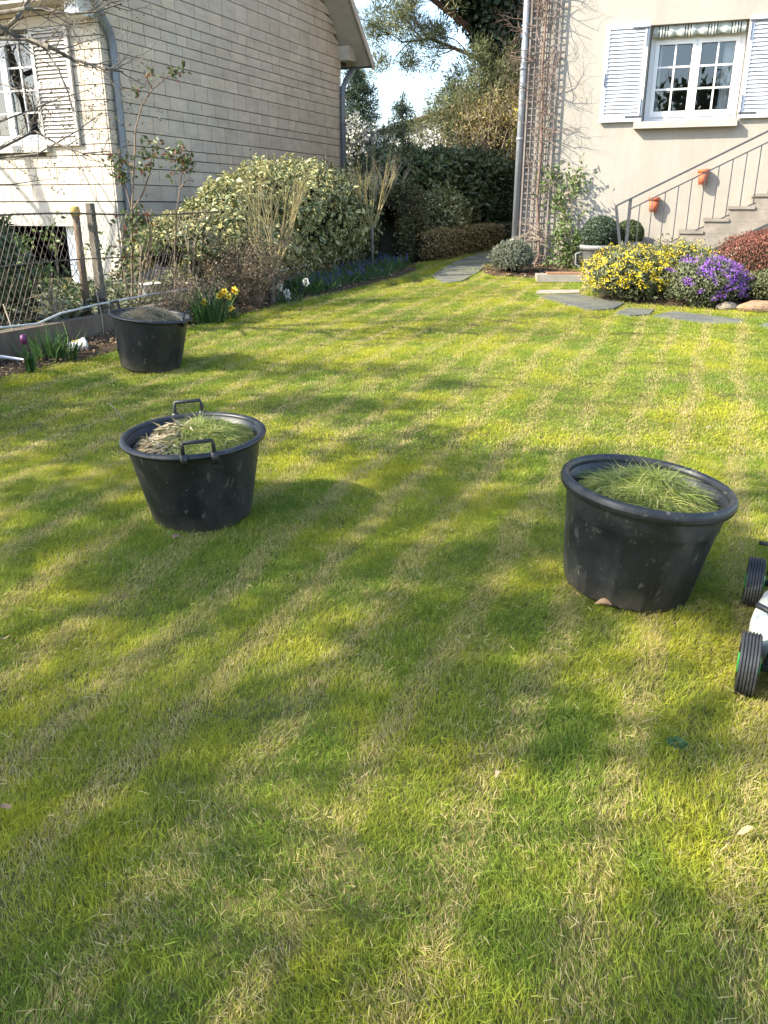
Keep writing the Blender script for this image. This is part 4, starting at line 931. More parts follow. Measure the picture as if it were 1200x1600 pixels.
for x in (-4.4, -1.6, 1.22, 3.55, 6.2):
    mb = MB(); lean = .0; mb.add([(x - .035, .13, -.3), (x + .035, .13, -.3), (x + .035, .20, -.3), (x - .035, .20, -.3), (x - .045, .135, 1.33), (x + .015, .135, 1.33), (x + .015, .19, 1.33), (x - .045, .19, 1.33)], [(3,2,1,0),(4,5,6,7),(0,1,5,4),(1,2,6,5),(2,3,7,6),(3,0,4,7)]); mb.build('post', MAT['postwood'], fe)
def sag(x, z): return z + .012 * math.sin(2.3 * x) - .01
for z0, r_ in ((1.245, .0085), (.86, .006), (.42, .004)):
    mb = MB(); mb.tube([(x, .125, sag(x, z0)) for x in np.arange(-6, 8.6, .35)], r_, 6); mb.build('rail', MAT['wire'], fe, True)
mb = MB(); H0, H1 = .40, 1.27; pt_ = .062
for k in range(int(14.6 / pt_) + 16):
    for sg in (1, -1):
        xa = -6 + k * pt_ - .5 if sg == 1 else -6 + k * pt_; dx = (H1 - H0) * .56 * sg
        a_ = np.array([xa, .122 + .003 * sg, H0]); b_ = np.array([xa + dx, .122 + .003 * sg, H1]); mb.tube([a_, (a_ + b_) / 2 + rng.normal(size=3) * .006, b_], .0019, 3, cap=False)
mb.build('wire_mesh', MAT['wire'], fe, kind='stuff')
# white conduit slung along the fence
cd = [on_fence(*q, .04) for q in ((-60, 521), (0, 512), (58, 506), (96, 489), (150, 476), (230, 461), (290, 452), (330, 445), (360, 437), (430, 424), (530, 405), (572, 396))]
for i, q in enumerate(cd): pass
mb = MB(); mb.tube(cd, .009, 8); tag(mb.build('white_conduit', MAT['conduit'], None, True), 'long pale plastic conduit slung along the fence above the low wall', 'pipe')
mb = MB(); q = st(.06, 6.55); mb.tube([q + Z3 * float(gz(q[0], q[1])) , q + Z3 * (float(gz(q[0], q[1])) + .36), q + Z3 * (float(gz(q[0], q[1])) + .36) + np.array([-.06, -.03, 0])], .008, 6); tag(mb.build('bent_rod', MAT['conduit'], None, True), 'thin white bent rod standing by the farther bare standard', 'rod')
mb = MB(); q = gnd(52, 580); q2 = at(40, 563, 6.45); q3 = at(0, 557, 6.3); q4 = at(-60, 552, 6.1)
mb.tube([q, q + (q2 - q) * .6 + Z3 * .02, q2, q3, q4, q4 - Z3 * .2], .012, 8); tag(mb.build('bent_tube', MAT['white_paint'], None, True), 'white bent metal tube lying at the left end of the flower bed', 'tube')
# canes
for k, (u0, v0, u1, v1, Y, lb) in enumerate(((5, 475, 28, 545, 6.7, 'thin cane leaning in the bed near the bent white tube'), (150, 455, 163, 530, 7.5, 'thin pale cane standing in front of the concrete wall'))):
    mb = MB(); a_, b_ = at(u0, v0, Y), at(u1, v1, Y - .05); b_[2] = float(gz(b_[0], b_[1])); mb.tube([a_, (a_ + b_) / 2 + .01, b_], .006, 5); tag(mb.build('cane', MAT['twig_pale'], None, True), lb, 'cane')

# ================================================================ PLASTIC TUBS
m, nt, b, o = newmat('black_tub'); p = wpos(nt)
tc = nt.nodes.new('ShaderNodeTexCoord').outputs['Object']
f = ramp(nt, noise(nt, 5, 7, tc, .7), [(.50, 0), (.78, 1)]); f2 = ramp(nt, noise(nt, 28, 4, scalevec(nt, tc, (1, 1, .55)), .7), [(.60, 0), (.70, 1)])
sp2 = ramp(nt, noise(nt, 90, 3, tc, .6), [(.68, 0), (.72, 1)])
c = mixc(nt, f, (.008, .010, .012), (.032, .032, .031)); c = mixc(nt, math_(nt, 'MULTIPLY', f2, .42), c, (.20, .18, .15)); c = mixc(nt, math_(nt, 'MULTIPLY', sp2, .35), c, (.36, .33, .28))
stk = ramp(nt, noise(nt, 3.2, 6, scalevec(nt, tc, (1, 1, .28)), .75), [(.52, 0), (.74, .32)]); c = mixc(nt, stk, c, (.105, .10, .09))
sz_ = nt.nodes.new('ShaderNodeSeparateXYZ'); nt.links.new(tc, sz_.inputs[0]); low = ramp(nt, math_(nt, 'ADD', sz_.outputs[2], math_(nt, 'MULTIPLY', noise(nt, 9, 5, tc), .22)), [(.11, .38), (.20, 0)]); c = mixc(nt, low, c, (.11, .095, .07))
nt.links.new(c, b.inputs['Base Color']); nt.links.new(ramp(nt, noise(nt, 7, 5, tc), [(.3, .36), (.7, .58)]), b.inputs['Roughness']); b.inputs['Specular IOR Level'].default_value = .5
bump(nt, b, noise(nt, 26, 5, tc), .12, .004); MAT['tub'] = m
def tub(name, label, uv, top_r, bot_r, hgt, rotz, handles=True, tilt=(0, 0), ribs=False, rim=.016):
    q = np.array(gnd(*uv)); q[1] += bot_r * .9; q[0] += bot_r * .9 * (uv[0] - 600) / 1360; q[2] = float(gz(q[0], q[1])) + .006
    t = thing(name, label, 'tub', q, rotz); t.rotation_euler = (math.atan(.05) + tilt[0], tilt[1], rotz); t.location.z += abs(tilt[1]) * bot_r * .55
    n = 64
    fn = None
    if ribs:
        def fn(a, z):
            if z > hgt * .74: return 1
            k = (a / (2 * math.pi) * 14) % 1; return 1 - .018 * (1 if .12 < k < .88 else 0) * min(1, (hgt * .74 - z) / (hgt * .03))
    w = .006
    def rr(z): return bot_r + (top_r - bot_r) * (z / hgt) ** .9
    zs = list(np.linspace(.012, hgt * .72, 9)) + [hgt * .735, hgt * .75, hgt * .86, hgt * .95, hgt]
    prof = [(bot_r * .97, 0), (bot_r, .004)] + [(rr(z), z) for z in zs] + [(rr(hgt) - w, hgt)] + [(rr(z) - w, z) for z in (hgt * .8, hgt * .5, hgt * .2)] + [(rr(.02) - w, .014), (.001, .014)]
    mb = MB(); mb.lathe(prof, n * (2 if ribs else 1), fn); body = mb.build('tub_body', MAT['tub'], t, True)
    mb = MB(); R0 = top_r + .008
    pr = [(R0 + rim * math.cos(a) * (1.0), hgt - .006 + (rim * (1.5 if ribs else .85)) * math.sin(a)) for a in np.linspace(0, 2 * math.pi, 13)]
    mb.lathe(pr, n, close=False); mb.build('rim', MAT['tub'], t, True)
    if handles:
        for sg in (-1, 1):
            mb = MB(); hw = .062; r0 = top_r + .012; hh = .062
            mb.tube([(-hw * 1.0, sg * (r0 - .006), hgt - .035), (-hw, sg * (r0 + .004), hgt + hh * .7), (-hw * .93, sg * (r0 + .004), hgt + hh), (hw * .93, sg * (r0 + .004), hgt + hh), (hw, sg * (r0 + .004), hgt + hh * .7), (hw, sg * (r0 - .006), hgt - .035)], .0085, 8)
            for sx_ in (-hw, hw): mb.box(sx_ - .014, sx_ + .014, sg * r0 - .012, sg * r0 + .012, hgt - .04, hgt + .012)
            mb.build('handle', MAT['tub'], t, True)
    return t, q, (lambda z: rr(z) - w)
def heap(name, label, tubo, q, rin, hgt, level, mound, nb, lm, blade, seed, off=(0, 0), dry=None, tilt=.05, patch=None):
    """clippings: a lumpy mound of soil-coloured thatch with thousands of loose blades on it"""
    root = thing(name, label, 'clippings', (q[0], q[1], q[2]))
    root.rotation_euler = tubo.rotation_euler; root.location = tubo.location
    R_ = rin(hgt * level) * .97
    def zf(x, y):
        r2 = ((x - off[0]) ** 2 + (y - off[1]) ** 2) / (R_ * .8) ** 2; return hgt * level + mound * np.exp(-1.15 * r2) + .010 * wobble(x * 9, y * 9, seed)
    mb = MB(); n, m_ = 28, 9; mb.v.append((0, 0, float(zf(0, 0))))
    for i in range(1, m_ + 1):
        for k in range(n):
            a = 6.283 * k / n; x, y = R_ * i / m_ * math.cos(a), R_ * i / m_ * math.sin(a); mb.v.append((x, y, float(zf(x, y))))
    mb.f += [(0, 1 + k, 1 + (k + 1) % n) for k in range(n)]
    for i in range(m_ - 1):
        for k in range(n): mb.f.append((1 + i * n + k, 1 + (i + 1) * n + k, 1 + (i + 1) * n + (k + 1) % n, 1 + i * n + (k + 1) % n))
    mb.build('thatch', MAT['thatch'], root, True)
    r = R_ * .985 * np.sqrt(rng.random(nb)); a = rng.random(nb) * 6.283; x, y = r * np.cos(a), r * np.sin(a)
    P = np.stack([x, y, zf(x, y) + .012 * rng.random(nb)], 1)
    D = rvec(nb) * np.array([1, 1, .14]) + Z3 * .03; L = blade * (.5 + rng.random(nb))
    inn = np.sqrt((P[:, 0] + D[:, 0] * L) ** 2 + (P[:, 1] + D[:, 1] * L) ** 2) > R_; D[inn, 0] = -P[inn, 0] / R_; D[inn, 1] = -P[inn, 1] / R_
    B = rvec(nb) * np.array([1, 1, 0]) * L[:, None] * .6
    near = r > R_ * .72; B[near] = -P[near] * np.array([1, 1, 0]) / R_ * L[near][:, None] * .3; D[near, :2] = D[near, :2] * .5 - P[near, :2] / R_ * .8
    isdry = patch(P[:, 0], P[:, 1]) if patch else np.zeros(nb, bool)
    for pn, k, m_ in (('cut_grass', ~isdry, lm), ('dry_leaves', isdry, LM['clip_d'])):
        if k.sum() == 0: continue
        if pn == 'cut_grass': me = blade_mesh(pn, P[k], D[k], L[k], .0024, B[k])
        else:
            kk = np.where(k)[0][::4]; me = leaf_mesh(pn, P[kk], D[kk], unit(Z3 + rvec(len(kk)) * .6), L[kk] * .9, .014, .3)
        link(pn, me, m_, root, kind='stuff')
    return root
MAT['thatch'] = plain('thatch', (.06, .065, .02), (.12, .11, .045), 30, .95, 90, 1, .02)
t1, q1, r1 = tub('plastic_tub', 'black round tub with two loop handles nearest the left, full of clippings and dead leaves', (318, 834), .292, .215, .385, R(16), True, (0, R(-2)))
heap('clippings_heap', 'green clippings and brown dead leaves in the two-handled tub on the mid lawn', t1, q1, r1, .385, .85, .065, 16000, LM['clip_g'], .07, 51, (.04, .05), patch=lambda x, y: (x < -.06 + .05 * np.sin(14 * y)) | (wobble(x * 14, y * 14, 5) > 1.05))
t2, q2, r2 = tub('plastic_tub', 'large scuffed black tub with ribbed panels beside the lawn mower', (975, 962), .288, .232, .40, R(10), False, (0, R(5)), True, .016)
heap('clippings_heap', 'mound of fresh green grass clippings in the ribbed tub on the right', t2, q2, r2, .40, .79, .10, 16000, LM['clip_g'], .075, 52, (.03, .03))
t3, q3, r3 = tub('plastic_tub', 'black two-handled tub farthest back beside the flower bed', (236, 584), .285, .222, .40, R(78), True, (R(3), 0))
heap('clippings_heap', 'dry yellowish clippings heaped above the rim of the farthest tub', t3, q3, r3, .40, .84, .11, 9000, LM['clip_d'], .06, 53, (0, 0))

# ================================================================ LAWN MOWER
MAT['mower_white'] = plain('mower_shell', (.60, .62, .60), (.46, .49, .40), 9, .38)
MAT['mower_black'] = plain('mower_plastic', (.015, .015, .017), (.03, .03, .03), 20, .5)
MAT['mower_grey'] = plain('mower_grey_plastic', (.25, .26, .27), (.2, .2, .21), 10, .5)
MAT['tyre'] = plain('tyre', (.016, .017, .019), (.035, .036, .036), 25, .55)
MAT['hub_green'] = plain('hub_green', (.03, .30, .06), (.025, .24, .05), 10, .4)
ma = math.atan2(2.68 - 2.15, 1.36 - 1.12); mc = np.array([1.46, 2.32]); mz = float(gz(*mc))
mw = thing('lawn_mower', 'white lawn mower with black ribbed wheels and green hubs cut off by the right edge', 'lawn mower', (mc[0], mc[1], mz), ma - math.pi / 2)
mw.rotation_euler = (math.atan(.05), 0, ma - math.pi / 2)
# local x to the right, local y forward (away from the camera)
def shell(mb, rings, taper=0):
    n = 28; b0 = len(mb.v)
    for (hx, hy, z, pw, cy) in rings:
        for k in range(n):
            a = 6.283 * k / n; c, s = math.cos(a), math.sin(a); rr = (abs(c) ** pw + abs(s) ** pw) ** (-1 / pw); mb.v.append((hx * c * rr * (1 - taper * (s * rr)), cy + hy * s * rr, z))
    for i in range(len(rings) - 1):
        for k in range(n): mb.f.append((b0 + i * n + k, b0 + i * n + (k + 1) % n, b0 + (i + 1) * n + (k + 1) % n, b0 + (i + 1) * n + k))
    mb.f.append(tuple(b0 + k for k in range(n))[::-1]); mb.f.append(tuple(b0 + (len(rings) - 1) * n + k for k in range(n)))
mb = MB(); shell(mb, [(.235, .31, .045, 2.3, .03), (.25, .32, .07, 2.3, .03), (.25, .32, .11, 2.3, .03), (.24, .31, .15, 2.3, .03), (.20, .27, .19, 2.3, .03), (.15, .22, .215, 2.3, .03)], .22); mb.build('deck', MAT['mower_white'], mw, True)
mb = MB(); shell(mb, [(.15, .20, .20, 2.6, .05), (.155, .205, .24, 2.6, .05), (.14, .19, .30, 2.6, .05), (.09, .13, .335, 2.4, .05)]); mb.build('motor_cover', MAT['mower_black'], mw, True)
mb = MB(); mb.box(-.17, .17, -.38, -.30, .07, .17); mb.build('rear_flap', MAT['mower_grey'], mw)
for k, (wx, wy, wr) in enumerate(((-.255, -.29, .098), (-.255, .29, .092), (.255, -.29, .098), (.255, .29, .092))):
    mb = MB(); hw = .028
    prof = [(wr * .62, -hw), (wr * .93, -hw)]
    for j in range(6):
        y0 = -hw + 2 * hw * j / 6; prof += [(wr, y0 + .0008), (wr, y0 + 2 * hw / 6 - .0035), (wr * .945, y0 + 2 * hw / 6 - .003), (wr * .945, y0 + 2 * hw / 6 - .0005)]
    prof += [(wr * .93, hw), (wr * .62, hw)]
    mb.lathe(prof, 40, close=False); mb.v = [(z, x, y) for x, y, z in mb.v]
    wo = mb.build('wheel', MAT['tyre'], mw, False, (wx, wy, wr)); wo.rotation_euler = (0, 0, R(0))
    mb = MB(); mb.lathe([(.001, -.03), (wr * .30, -.03), (wr * .34, -.024), (wr * .60, -.020), (wr * .61, .020), (wr * .34, .024), (wr * .30, .034), (.001, .034)], 28); mb.v = [(z, x, y) for x, y, z in mb.v]; mb.build('hub', MAT['hub_green'], wo, True)
for wy in (-.29, .29):
    mb = MB(); mb.tube([(-.25, wy, .095), (.25, wy, .095)], .012, 8); mb.build('axle', MAT['mower_black'], mw, True)
mb = MB(); mb.tube([(-.205, -.28, .095), (-.19, -.24, .15), (-.19, -.2, .19), (-.215, -.15, .215), (-.255, -.14, .225)], .010, 8); mb.build('height_lever', MAT['mower_black'], mw, True)
mb = MB(); mb.tube([(-.215, .26, .14), (-.2, .30, .22), (-.225, .32, .235), (-.26, .32, .235)], .008, 8); mb.build('front_lever', MAT['mower_black'], mw, True)
for sx_ in (-1, 1):
    mb = MB(); mb.tube([(sx_ * .15, -.30, .15), (sx_ * .17, -.55, .50), (sx_ * .19, -.80, .86), (sx_ * .19, -.88, .98)], .013, 8)
    ho = mb.build('handle_bar', MAT['mower_black'], mw, True)
mb = MB(); mb.tube([(-.19, -.88, .98), (-.15, -.90, 1.0), (.15, -.90, 1.0), (.19, -.88, .98)], .014, 8); mb.build('grip', MAT['mower_grey'], mw, True)
# ================================================================ TREES BEHIND THE GARDEN
def tree(name, label, base, height, trunk_r, mat, dirn=(0, 0, 1), limbs=None, lv=2, kids=(3, 5), spread=.9, foliage=None, nseg=6, cat='tree', llen=.45, up=.05, start=.35):
    root = thing(name, label, cat, base); mb = MB(); tips = []
    d = np.array(dirn, float); p = np.array([0, 0, -.1]); pts_ = [p]
    for i in range(nseg):
        d = d / np.linalg.norm(d) + rng.normal(size=3) * .05; p = p + d / np.linalg.norm(d) * height / nseg; pts_.append(p)
    mb.tube(pts_, [trunk_r * (1 - .75 * i / nseg) for i in range(nseg + 1)], 9); mb.build('trunk', mat, root, True)
    mb = MB()
    for k in range(limbs or 8):
        f = start + (1 - start) * (k + rng.random()) / (limbs or 8); x = f * nseg; i = min(int(x), nseg - 1); q = pts_[i] + (pts_[i + 1] - pts_[i]) * (x - i)
        a = k * 2.4 + rng.random(); dv = np.array([math.cos(a), math.sin(a), .35 + up])
        grow(mb, q, dv, height * llen * (1.15 - .7 * f), trunk_r * (1 - .75 * f) * .55, 0, lv, kids, spread, .14, up, tips, .6, 5, 6)
    mb.build('branches', mat, root, True)
    return root, tips
def tuft_needles(name, root, centres, per, spread_, L, W, mat, up=.3):
    C = np.repeat(np.array(centres), per, axis=0); n = len(C); v = rvec(n)
    P = C + v * spread_ * rng.random((n, 1)); D = unit(v + Z3 * up + rvec(n) * .4)
    return link(name, leaf_mesh(name, P, D, rvec(n), L * (.6 + .8 * rng.random(n)), W, .1), mat, root)
# big leaning pine, its trunk wrapped in ivy
base = np.array([3.3, 22.5, 1.03])
root = thing('pine_tree', 'big old pine with ivy-covered trunk leaning over the lane', 'tree', base)
mb = MB(); tips = []
trk = [(0.2, 0, -.1), (.1, 0, 1.2), (-.2, 0, 2.6), (-.6, 0, 4.2), (-.9, .2, 5.8), (-1.0, .3, 7.8), (-.8, .3, 10)]
mb.tube(trk, [.30, .27, .24, .22, .19, .15, .08], 10); mb.build('trunk', MAT['bark_red'], root, True)
mb = MB()
def limb(pts_, r0, sub=7, ln=1.0):
    pts_ = [np.array(q, float) for q in pts_]; m_ = len(pts_); mb.tube(pts_, [r0 * (1 - .7 * i / (m_ - 1)) for i in range(m_)], 7)
    for k in range(sub):
        f = .25 + .75 * (k + rng.random()) / sub; x = f * (m_ - 1); i = min(int(x), m_ - 2); q = pts_[i] + (pts_[i + 1] - pts_[i]) * (x - i)
        dd = unit(pts_[i + 1] - pts_[i]); grow(mb, q, dd + perp(dd) * .9 + Z3 * .1, ln * (1.2 - .5 * f), r0 * .3, 0, 2, (3, 5), .85, .2, .05, tips, .62, 4, 5)
limb([(-.6, 0, 4.0), (-1.4, -.1, 4.6), (-2.2, -.2, 5.1), (-3.1, -.3, 5.5), (-4.0, -.3, 5.6)], .10, 11, 1.15)
limb([(-.8, .1, 5.2), (-1.8, -.3, 5.9), (-3.0, -.5, 6.2), (-4.2, -.6, 6.4)], .09, 11, 1.2)
limb([(-.5, 0, 3.6), (-1.3, -.4, 3.9), (-2.2, -.5, 4.2), (-2.9, -.6, 4.1)], .06, 8, .9)
limb([(-.3, 0, 3.0), (.6, -.6, 3.4), (1.2, -.9, 3.6)], .05, 6, .9); limb([(-.2, 0, 2.6), (-1.0, -.8, 2.7), (-1.7, -1.0, 2.4)], .05, 6, .9)
limb([(-1, .2, 6.2), (.2, -.4, 6.9), (1.3, -.6, 7.1)], .07, 8, 1.2); limb([(-1, .2, 6.8), (-2.2, .2, 7.4), (-3.4, .2, 7.9)], .08, 9, 1.2); limb([(-.9, .2, 8.5), (-.2, .3, 9.8), (.3, .2, 10.5)], .06, 8, 1.1)
mb.build('branches', MAT['bark_red'], root)
pine_tips = [t_[0] for t_ in tips if t_[2] >= 1]
tuft_needles('needles', root, pine_tips, 46, .2, .15, .013, LM['pine'])
n = 40000; f = rng.random(n) ** .7; k = np.clip((f * 5), 0, 4.99); i = k.astype(int); T_ = np.array(trk[1:7]); C = T_[i] + (T_[i + 1 - (i == 5)] - T_[i]) * (k - i)[:, None] if False else np.stack([np.interp(f, np.linspace(0, 1, 6), T_[:, j]) for j in range(3)], 1)
wd = .5 + .15 * np.sin(f * 9 + 1) + 2.8 * np.clip(f - .36, 0, .42); v = rvec(n); P = C + v * wd[:, None] * (.55 + .5 * rng.random((n, 1))) * np.array([1.25, 1, 1]) + np.stack([.15 * f, 0 * f, 0 * f], 1)
link('ivy', leaf_mesh('ivy', P, rvec(n) - Z3 * .5, unit(v + Z3 * .4 + rvec(n) * .3), .13, .10), LM['ivy'], root)
# second pine, loose sunlit foliage in front of it
def conifer(name, label, base, h, r, n, lm, L, W, trunk_r=.1, cone=True, dens_pow=1.0, shape=1.0, needle_up=.1):
    root = thing(name, label, 'tree', base); mb = MB(); mb.tube([(0, 0, -.1), (.05, 0, h * .5), (0, 0, h)], [trunk_r, trunk_r * .6, .01], 7); mb.build('trunk', MAT['bark'], root, True)
    mb = MB(); cs = []
    nb_ = int(h * 15)
    for k in range(nb_):
        z = h * (.08 + .9 * k / nb_); rr = r * (1 - k / nb_) ** shape * (.7 + .5 * rng.random()) + .08; a = k * 2.4; e = np.array([math.cos(a) * rr, math.sin(a) * rr, z - .12 * rr + .1 * rng.normal()])
        mb.tube([(0, 0, z), e * np.array([.5, .5, 1]) + Z3 * .05, e], [.02, .012, .005], 4, cap=False)
        m_ = int(6 + 22 * rr)
        for j in range(m_): f_ = .2 + .8 * rng.random(); cs.append(np.array([e[0] * f_, e[1] * f_, z + (e[2] - z) * f_]) + rng.normal(size=3) * .09 * (.4 + rr))
    mb.build('branches', MAT['bark'], root); per = max(4, n // len(cs)); tuft_needles('needles', root, cs, per, .09, L, W, lm, needle_up); return root
conifer('spruce_tree', 'narrow dark green conifer rising behind the far corner of the stone house', (-.85, 28.5, 1.1), 4.7, 1.5, 30000, LM['spruce'], .14, .02, shape=.65)
conifer('conifer_tree', 'low dark conifer beside the pale building beyond the hedges', (.6, 30, 1.1), 3.9, 1.3, 14000, LM['spruce'], .14, .02, shape=.7)
# scrubby thicket on the lane bank
shrub('bramble_thicket', 'tangled brown and olive thicket of brambles under the pine', (2.9, 19.9), (1.75, .7, 2.95), 11000, .075, .025, LM['bramble'], 61, 'thicket', core=.5, stems=60, stem_r=.022, stem_mat='twig_pale', amp=.1, depth=.5)
shrub('olive_thicket', 'olive-green bushy conifer thicket left of the brambles, above the pale building', (2.75, 21.9), (1.75, .9, 3.9), 24000, .12, .018, LM['pine'], 62, 'thicket', core=.5, stems=12, stem_r=.025, amp=.16, depth=.5, upw=.5, zmin=-.2)
shrub('blossom_shrub', 'white blossoming shrub beyond the corner of the stone house', (-.75, 22.6), (.75, .6, 2.55), 7000, .075, .06, LM['blossom'], 63, core=.55, amp=.14, depth=.45, stems=6)
shrub('yellow_leaf_shrub', 'yellow-flowered shrub squeezed between thicket and house corner', (2.95, 18.6), (.45, .4, 2.7), 2600, .06, .04, LM['bramble'], 64, core=.0, amp=.16, depth=.7, stems=6, parts=[('yellow_flowers', 420, .05, .04, LM['yellow'], .6, 1.02, lambda P, N: P[:, 2] > 1.0)])
mb_b = thing('pale_building', 'distant white building with low pitched roof behind the hedges', 'building', (1.6, 32, 1.0), R(-22))
mb = MB(); mb.add([(-1.75, 0, 0), (3, 0, 0), (3, 0, 4.1), (.8, 0, 3.75), (-1.75, 0, 3.0), (-1.75, 6, 0), (3, 6, 0), (3, 6, 4.1), (.8, 6, 3.75), (-1.75, 6, 3.0)], [(0,1,2,3,4), (9,8,7,6,5), (0,5,6,1), (1,6,7,2), (2,7,8,3), (3,8,9,4), (4,9,5,0)]); mb.build('wall', MAT['white_paint'], mb_b)
mb = MB(); mb.add([(-2.0, -.25, 2.98), (3.2, -.25, 4.2), (3.2, 6.2, 4.2), (-2.0, 6.2, 2.98), (-2.0, -.25, 3.08), (3.2, -.25, 4.3), (3.2, 6.2, 4.3), (-2.0, 6.2, 3.08)], [(3,2,1,0),(4,5,6,7),(0,1,5,4),(1,2,6,5),(2,3,7,6),(3,0,4,7)]); mb.build('roof', MAT['tile'], mb_b)
# ================================================================ PLANTS IN AND BEHIND THE LEFT BED
def gpt(u, v, dz=0): q = gnd(u, v); return np.array([q[0], q[1], float(gz(q[0], q[1])) + dz])
def standard(label, base, trunk_h, height, spread_, nb, mat, seed, lean=(0, 0), twig=.35, rad=.028, forks=5):
    root = thing('bare_standard_shrub', label, 'shrub', base, group='leafless standards in the flower bed'); mb = MB()
    mb.tube([(0, 0, -.03), (lean[0] * .5, lean[1] * .5, trunk_h * .5), (lean[0], lean[1], trunk_h)], [rad * 1.1, rad, rad * 1.05], 8); mb.build('trunk', MAT['bark'], root, True)
    mb = MB()
    for k in range(forks):
        a = 6.283 * k / forks + .4; e = np.array([math.cos(a) * spread_ * .55, math.sin(a) * spread_ * .4, trunk_h + (height - trunk_h) * .35]); p0 = np.array([lean[0], lean[1], trunk_h - .02])
        mb.tube([p0, (p0 + e) / 2 + np.array([0, 0, -.02]), e], [rad * .7, rad * .55, rad * .42], 6)
        for j in range(nb):
            o_ = e - (e - p0) * .45 * rng.random(); d_ = np.array([math.cos(a) * .30 + rng.normal() * .2, math.sin(a) * .25 + rng.normal() * .2, 1.0])
            grow(mb, o_, d_, (height - o_[2]) * (.8 + .3 * rng.random()), .0065, 0, 2, (2, 4), .5, .09, .10, None, .45, 4, 6, .3)
    mb.build('branches', mat, root); return root
standard('bare pruned shrub with yellow-lichened branches on a short trunk in mid bed', gpt(427, 478), .36, 1.30, .42, 6, MAT['bark_lichen'], 1)
standard('slim bare standard nearer of the two by the olive column hedge', gpt(582, 424), .62, 1.42, .30, 4, MAT['bark_lichen'], 2, rad=.022)
standard('farther twin-stemmed bare standard right against the olive column hedge', gpt(598, 412), .68, 1.42, .42, 5, MAT['twig_pale'], 3, rad=.026)
t = thing('pale_stem_shrub', 'thin pale-stemmed bare shrub behind the daffodils', 'shrub', gpt(298, 486)); mb = MB()
for dx, dy in ((.05, .02), (-.03, .05), (.09, .0), (.0, .1)):
    grow(mb, (dx * .3, dy * .3, -.03), (dx * 2, dy, 1), .75, .014, 0, 2, (2, 3), .5, .09, .05, None, .55, 5, 6, .4)
mb.build('stems', MAT['twig_pale'], t)
def twig_bush(name, label, base, r, h, nst, mat, lm, nl, L, W, seed, cat='shrub'):
    t = thing(name, label, cat, base); mb = MB(); tips = []
    for k in range(nst):
        a = rng.random() * 6.283; q = np.array([math.cos(a), math.sin(a), 0]) * r * .25 * rng.random(); d_ = np.array([math.cos(a) * r * 1.1, math.sin(a) * r * 1.1, h])
        grow(mb, q - Z3 * .02, d_, h * (.7 + .3 * rng.random()), .006, 0, 2, (3, 4), .6, .12, .02, tips, .5, 4, 5, .3)
    mb.build('twigs', mat, t)
    if nl:
        C = np.array([q[0] for q in tips]); P = C[rng.integers(0, len(C), nl)] + rng.normal(size=(nl, 3)) * .03; P[:, 2] = np.maximum(P[:, 2], .02)
        link('leaves', leaf_mesh('leaves', P, rvec(nl), rvec(nl) + Z3, L, W), lm, t)
    return t
twig_bush('dry_bush', 'dense brown twiggy bush beside the lichened standard', gpt(393, 482), .30, .66, 36, MAT['twig_brown'], LM['deadtwig'], 3800, .024, .012, 1)
twig_bush('dry_flower_head_plant', 'faded beige seed-headed plant behind the daffodil leaves', gpt(318, 490), .17, .42, 20, MAT['twig_pale'], LM['deadtwig'], 900, .03, .02, 2)
twig_bush('brown_twig_plant', 'low brown twiggy plant between the far tub and the daffodils', gpt(275, 508), .2, .40, 26, MAT['twig_brown'], LM['deadtwig'], 500, .025, .012, 3)
def bulb_clump(name, label, base, n, L, W, spread_, cat='plant', bend=.12, lm='bulb', group=None):
    t = thing(name, label, cat, base, group=group)
    P = np.concatenate([rng.normal(size=(n, 2)) * spread_, np.full((n, 1), -.01)], 1); D = rvec(n) * .28 + Z3; D[:, :2] += P[:, :2] * 3
    link('leaves', blade_mesh('leaves', P, D, L * (.6 + .5 * rng.random(n)), W, rvec(n) * np.array([1, 1, 0]) * bend * rng.random((n, 1))), LM[lm], t); return t
MAT['petal_y'] = plain('daffodil_petal', (.72, .52, .03), (.75, .6, .08), 20, .5); MAT['petal_o'] = plain('daffodil_trumpet', (.75, .42, .02), None, 20, .5)
MAT['stem_g'] = plain('green_stem', (.07, .13, .03), None, 10, .5)
def daffodil(parent, base, p):
    """p: flower centre relative to the clump"""
    mb = MB(); mb.tube([(p[0] * .2, p[1] * .2, 0), (p[0] * .8, p[1] * .8, p[2] * .7), (p[0], p[1], p[2])], .004, 5); mb.build('flower_stem', MAT['stem_g'], parent)
    face = unit(np.array([-p[0] * .3 + rng.normal() * .4, -1, .1 + .2 * rng.normal()])); up_ = unit(np.cross(face, (1, 0, .2))); sd = np.cross(face, up_)
    mb = MB()
    for k in range(6):
        a = k * 1.047; d_ = sd * math.cos(a) + up_ * math.sin(a); e_ = np.cross(face, d_); c = np.array(p)
        mb.add([c, c + d_ * .022 + e_ * .013 + face * .004, c + d_ * .043 - face * .004, c + d_ * .022 - e_ * .013 + face * .004], [(0, 1, 2), (0, 2, 3)])
    fl = mb.build('flower', MAT['petal_y'], parent)
    mb = MB(); c = np.array(p); mb.tube([c, c + face * .018, c + face * .032], [.008, .011, .017], 9, cap=False); mb.build('trumpet', MAT['petal_o'], fl, True)
b0 = gpt(325, 505); dc = bulb_clump('daffodil_clump', 'clump of yellow daffodils with long green leaves at the lawn edge', b0, 130, .40, .016, .07, 'flowers')
for u, v in ((343, 463), (351, 456), (347, 459), (358, 464), (368, 455), (366, 453), (319, 472)):
    q = at(u, v, b0[1] - .02) - b0; daffodil(dc, b0, q)
b1 = gpt(366, 498); dc = bulb_clump('daffodil_clump', 'single low daffodil with a few leaves right of the big clump', b1, 26, .16, .018, .04, 'flowers'); daffodil(dc, b1, at(361, 482, b1[1]) - b1); 
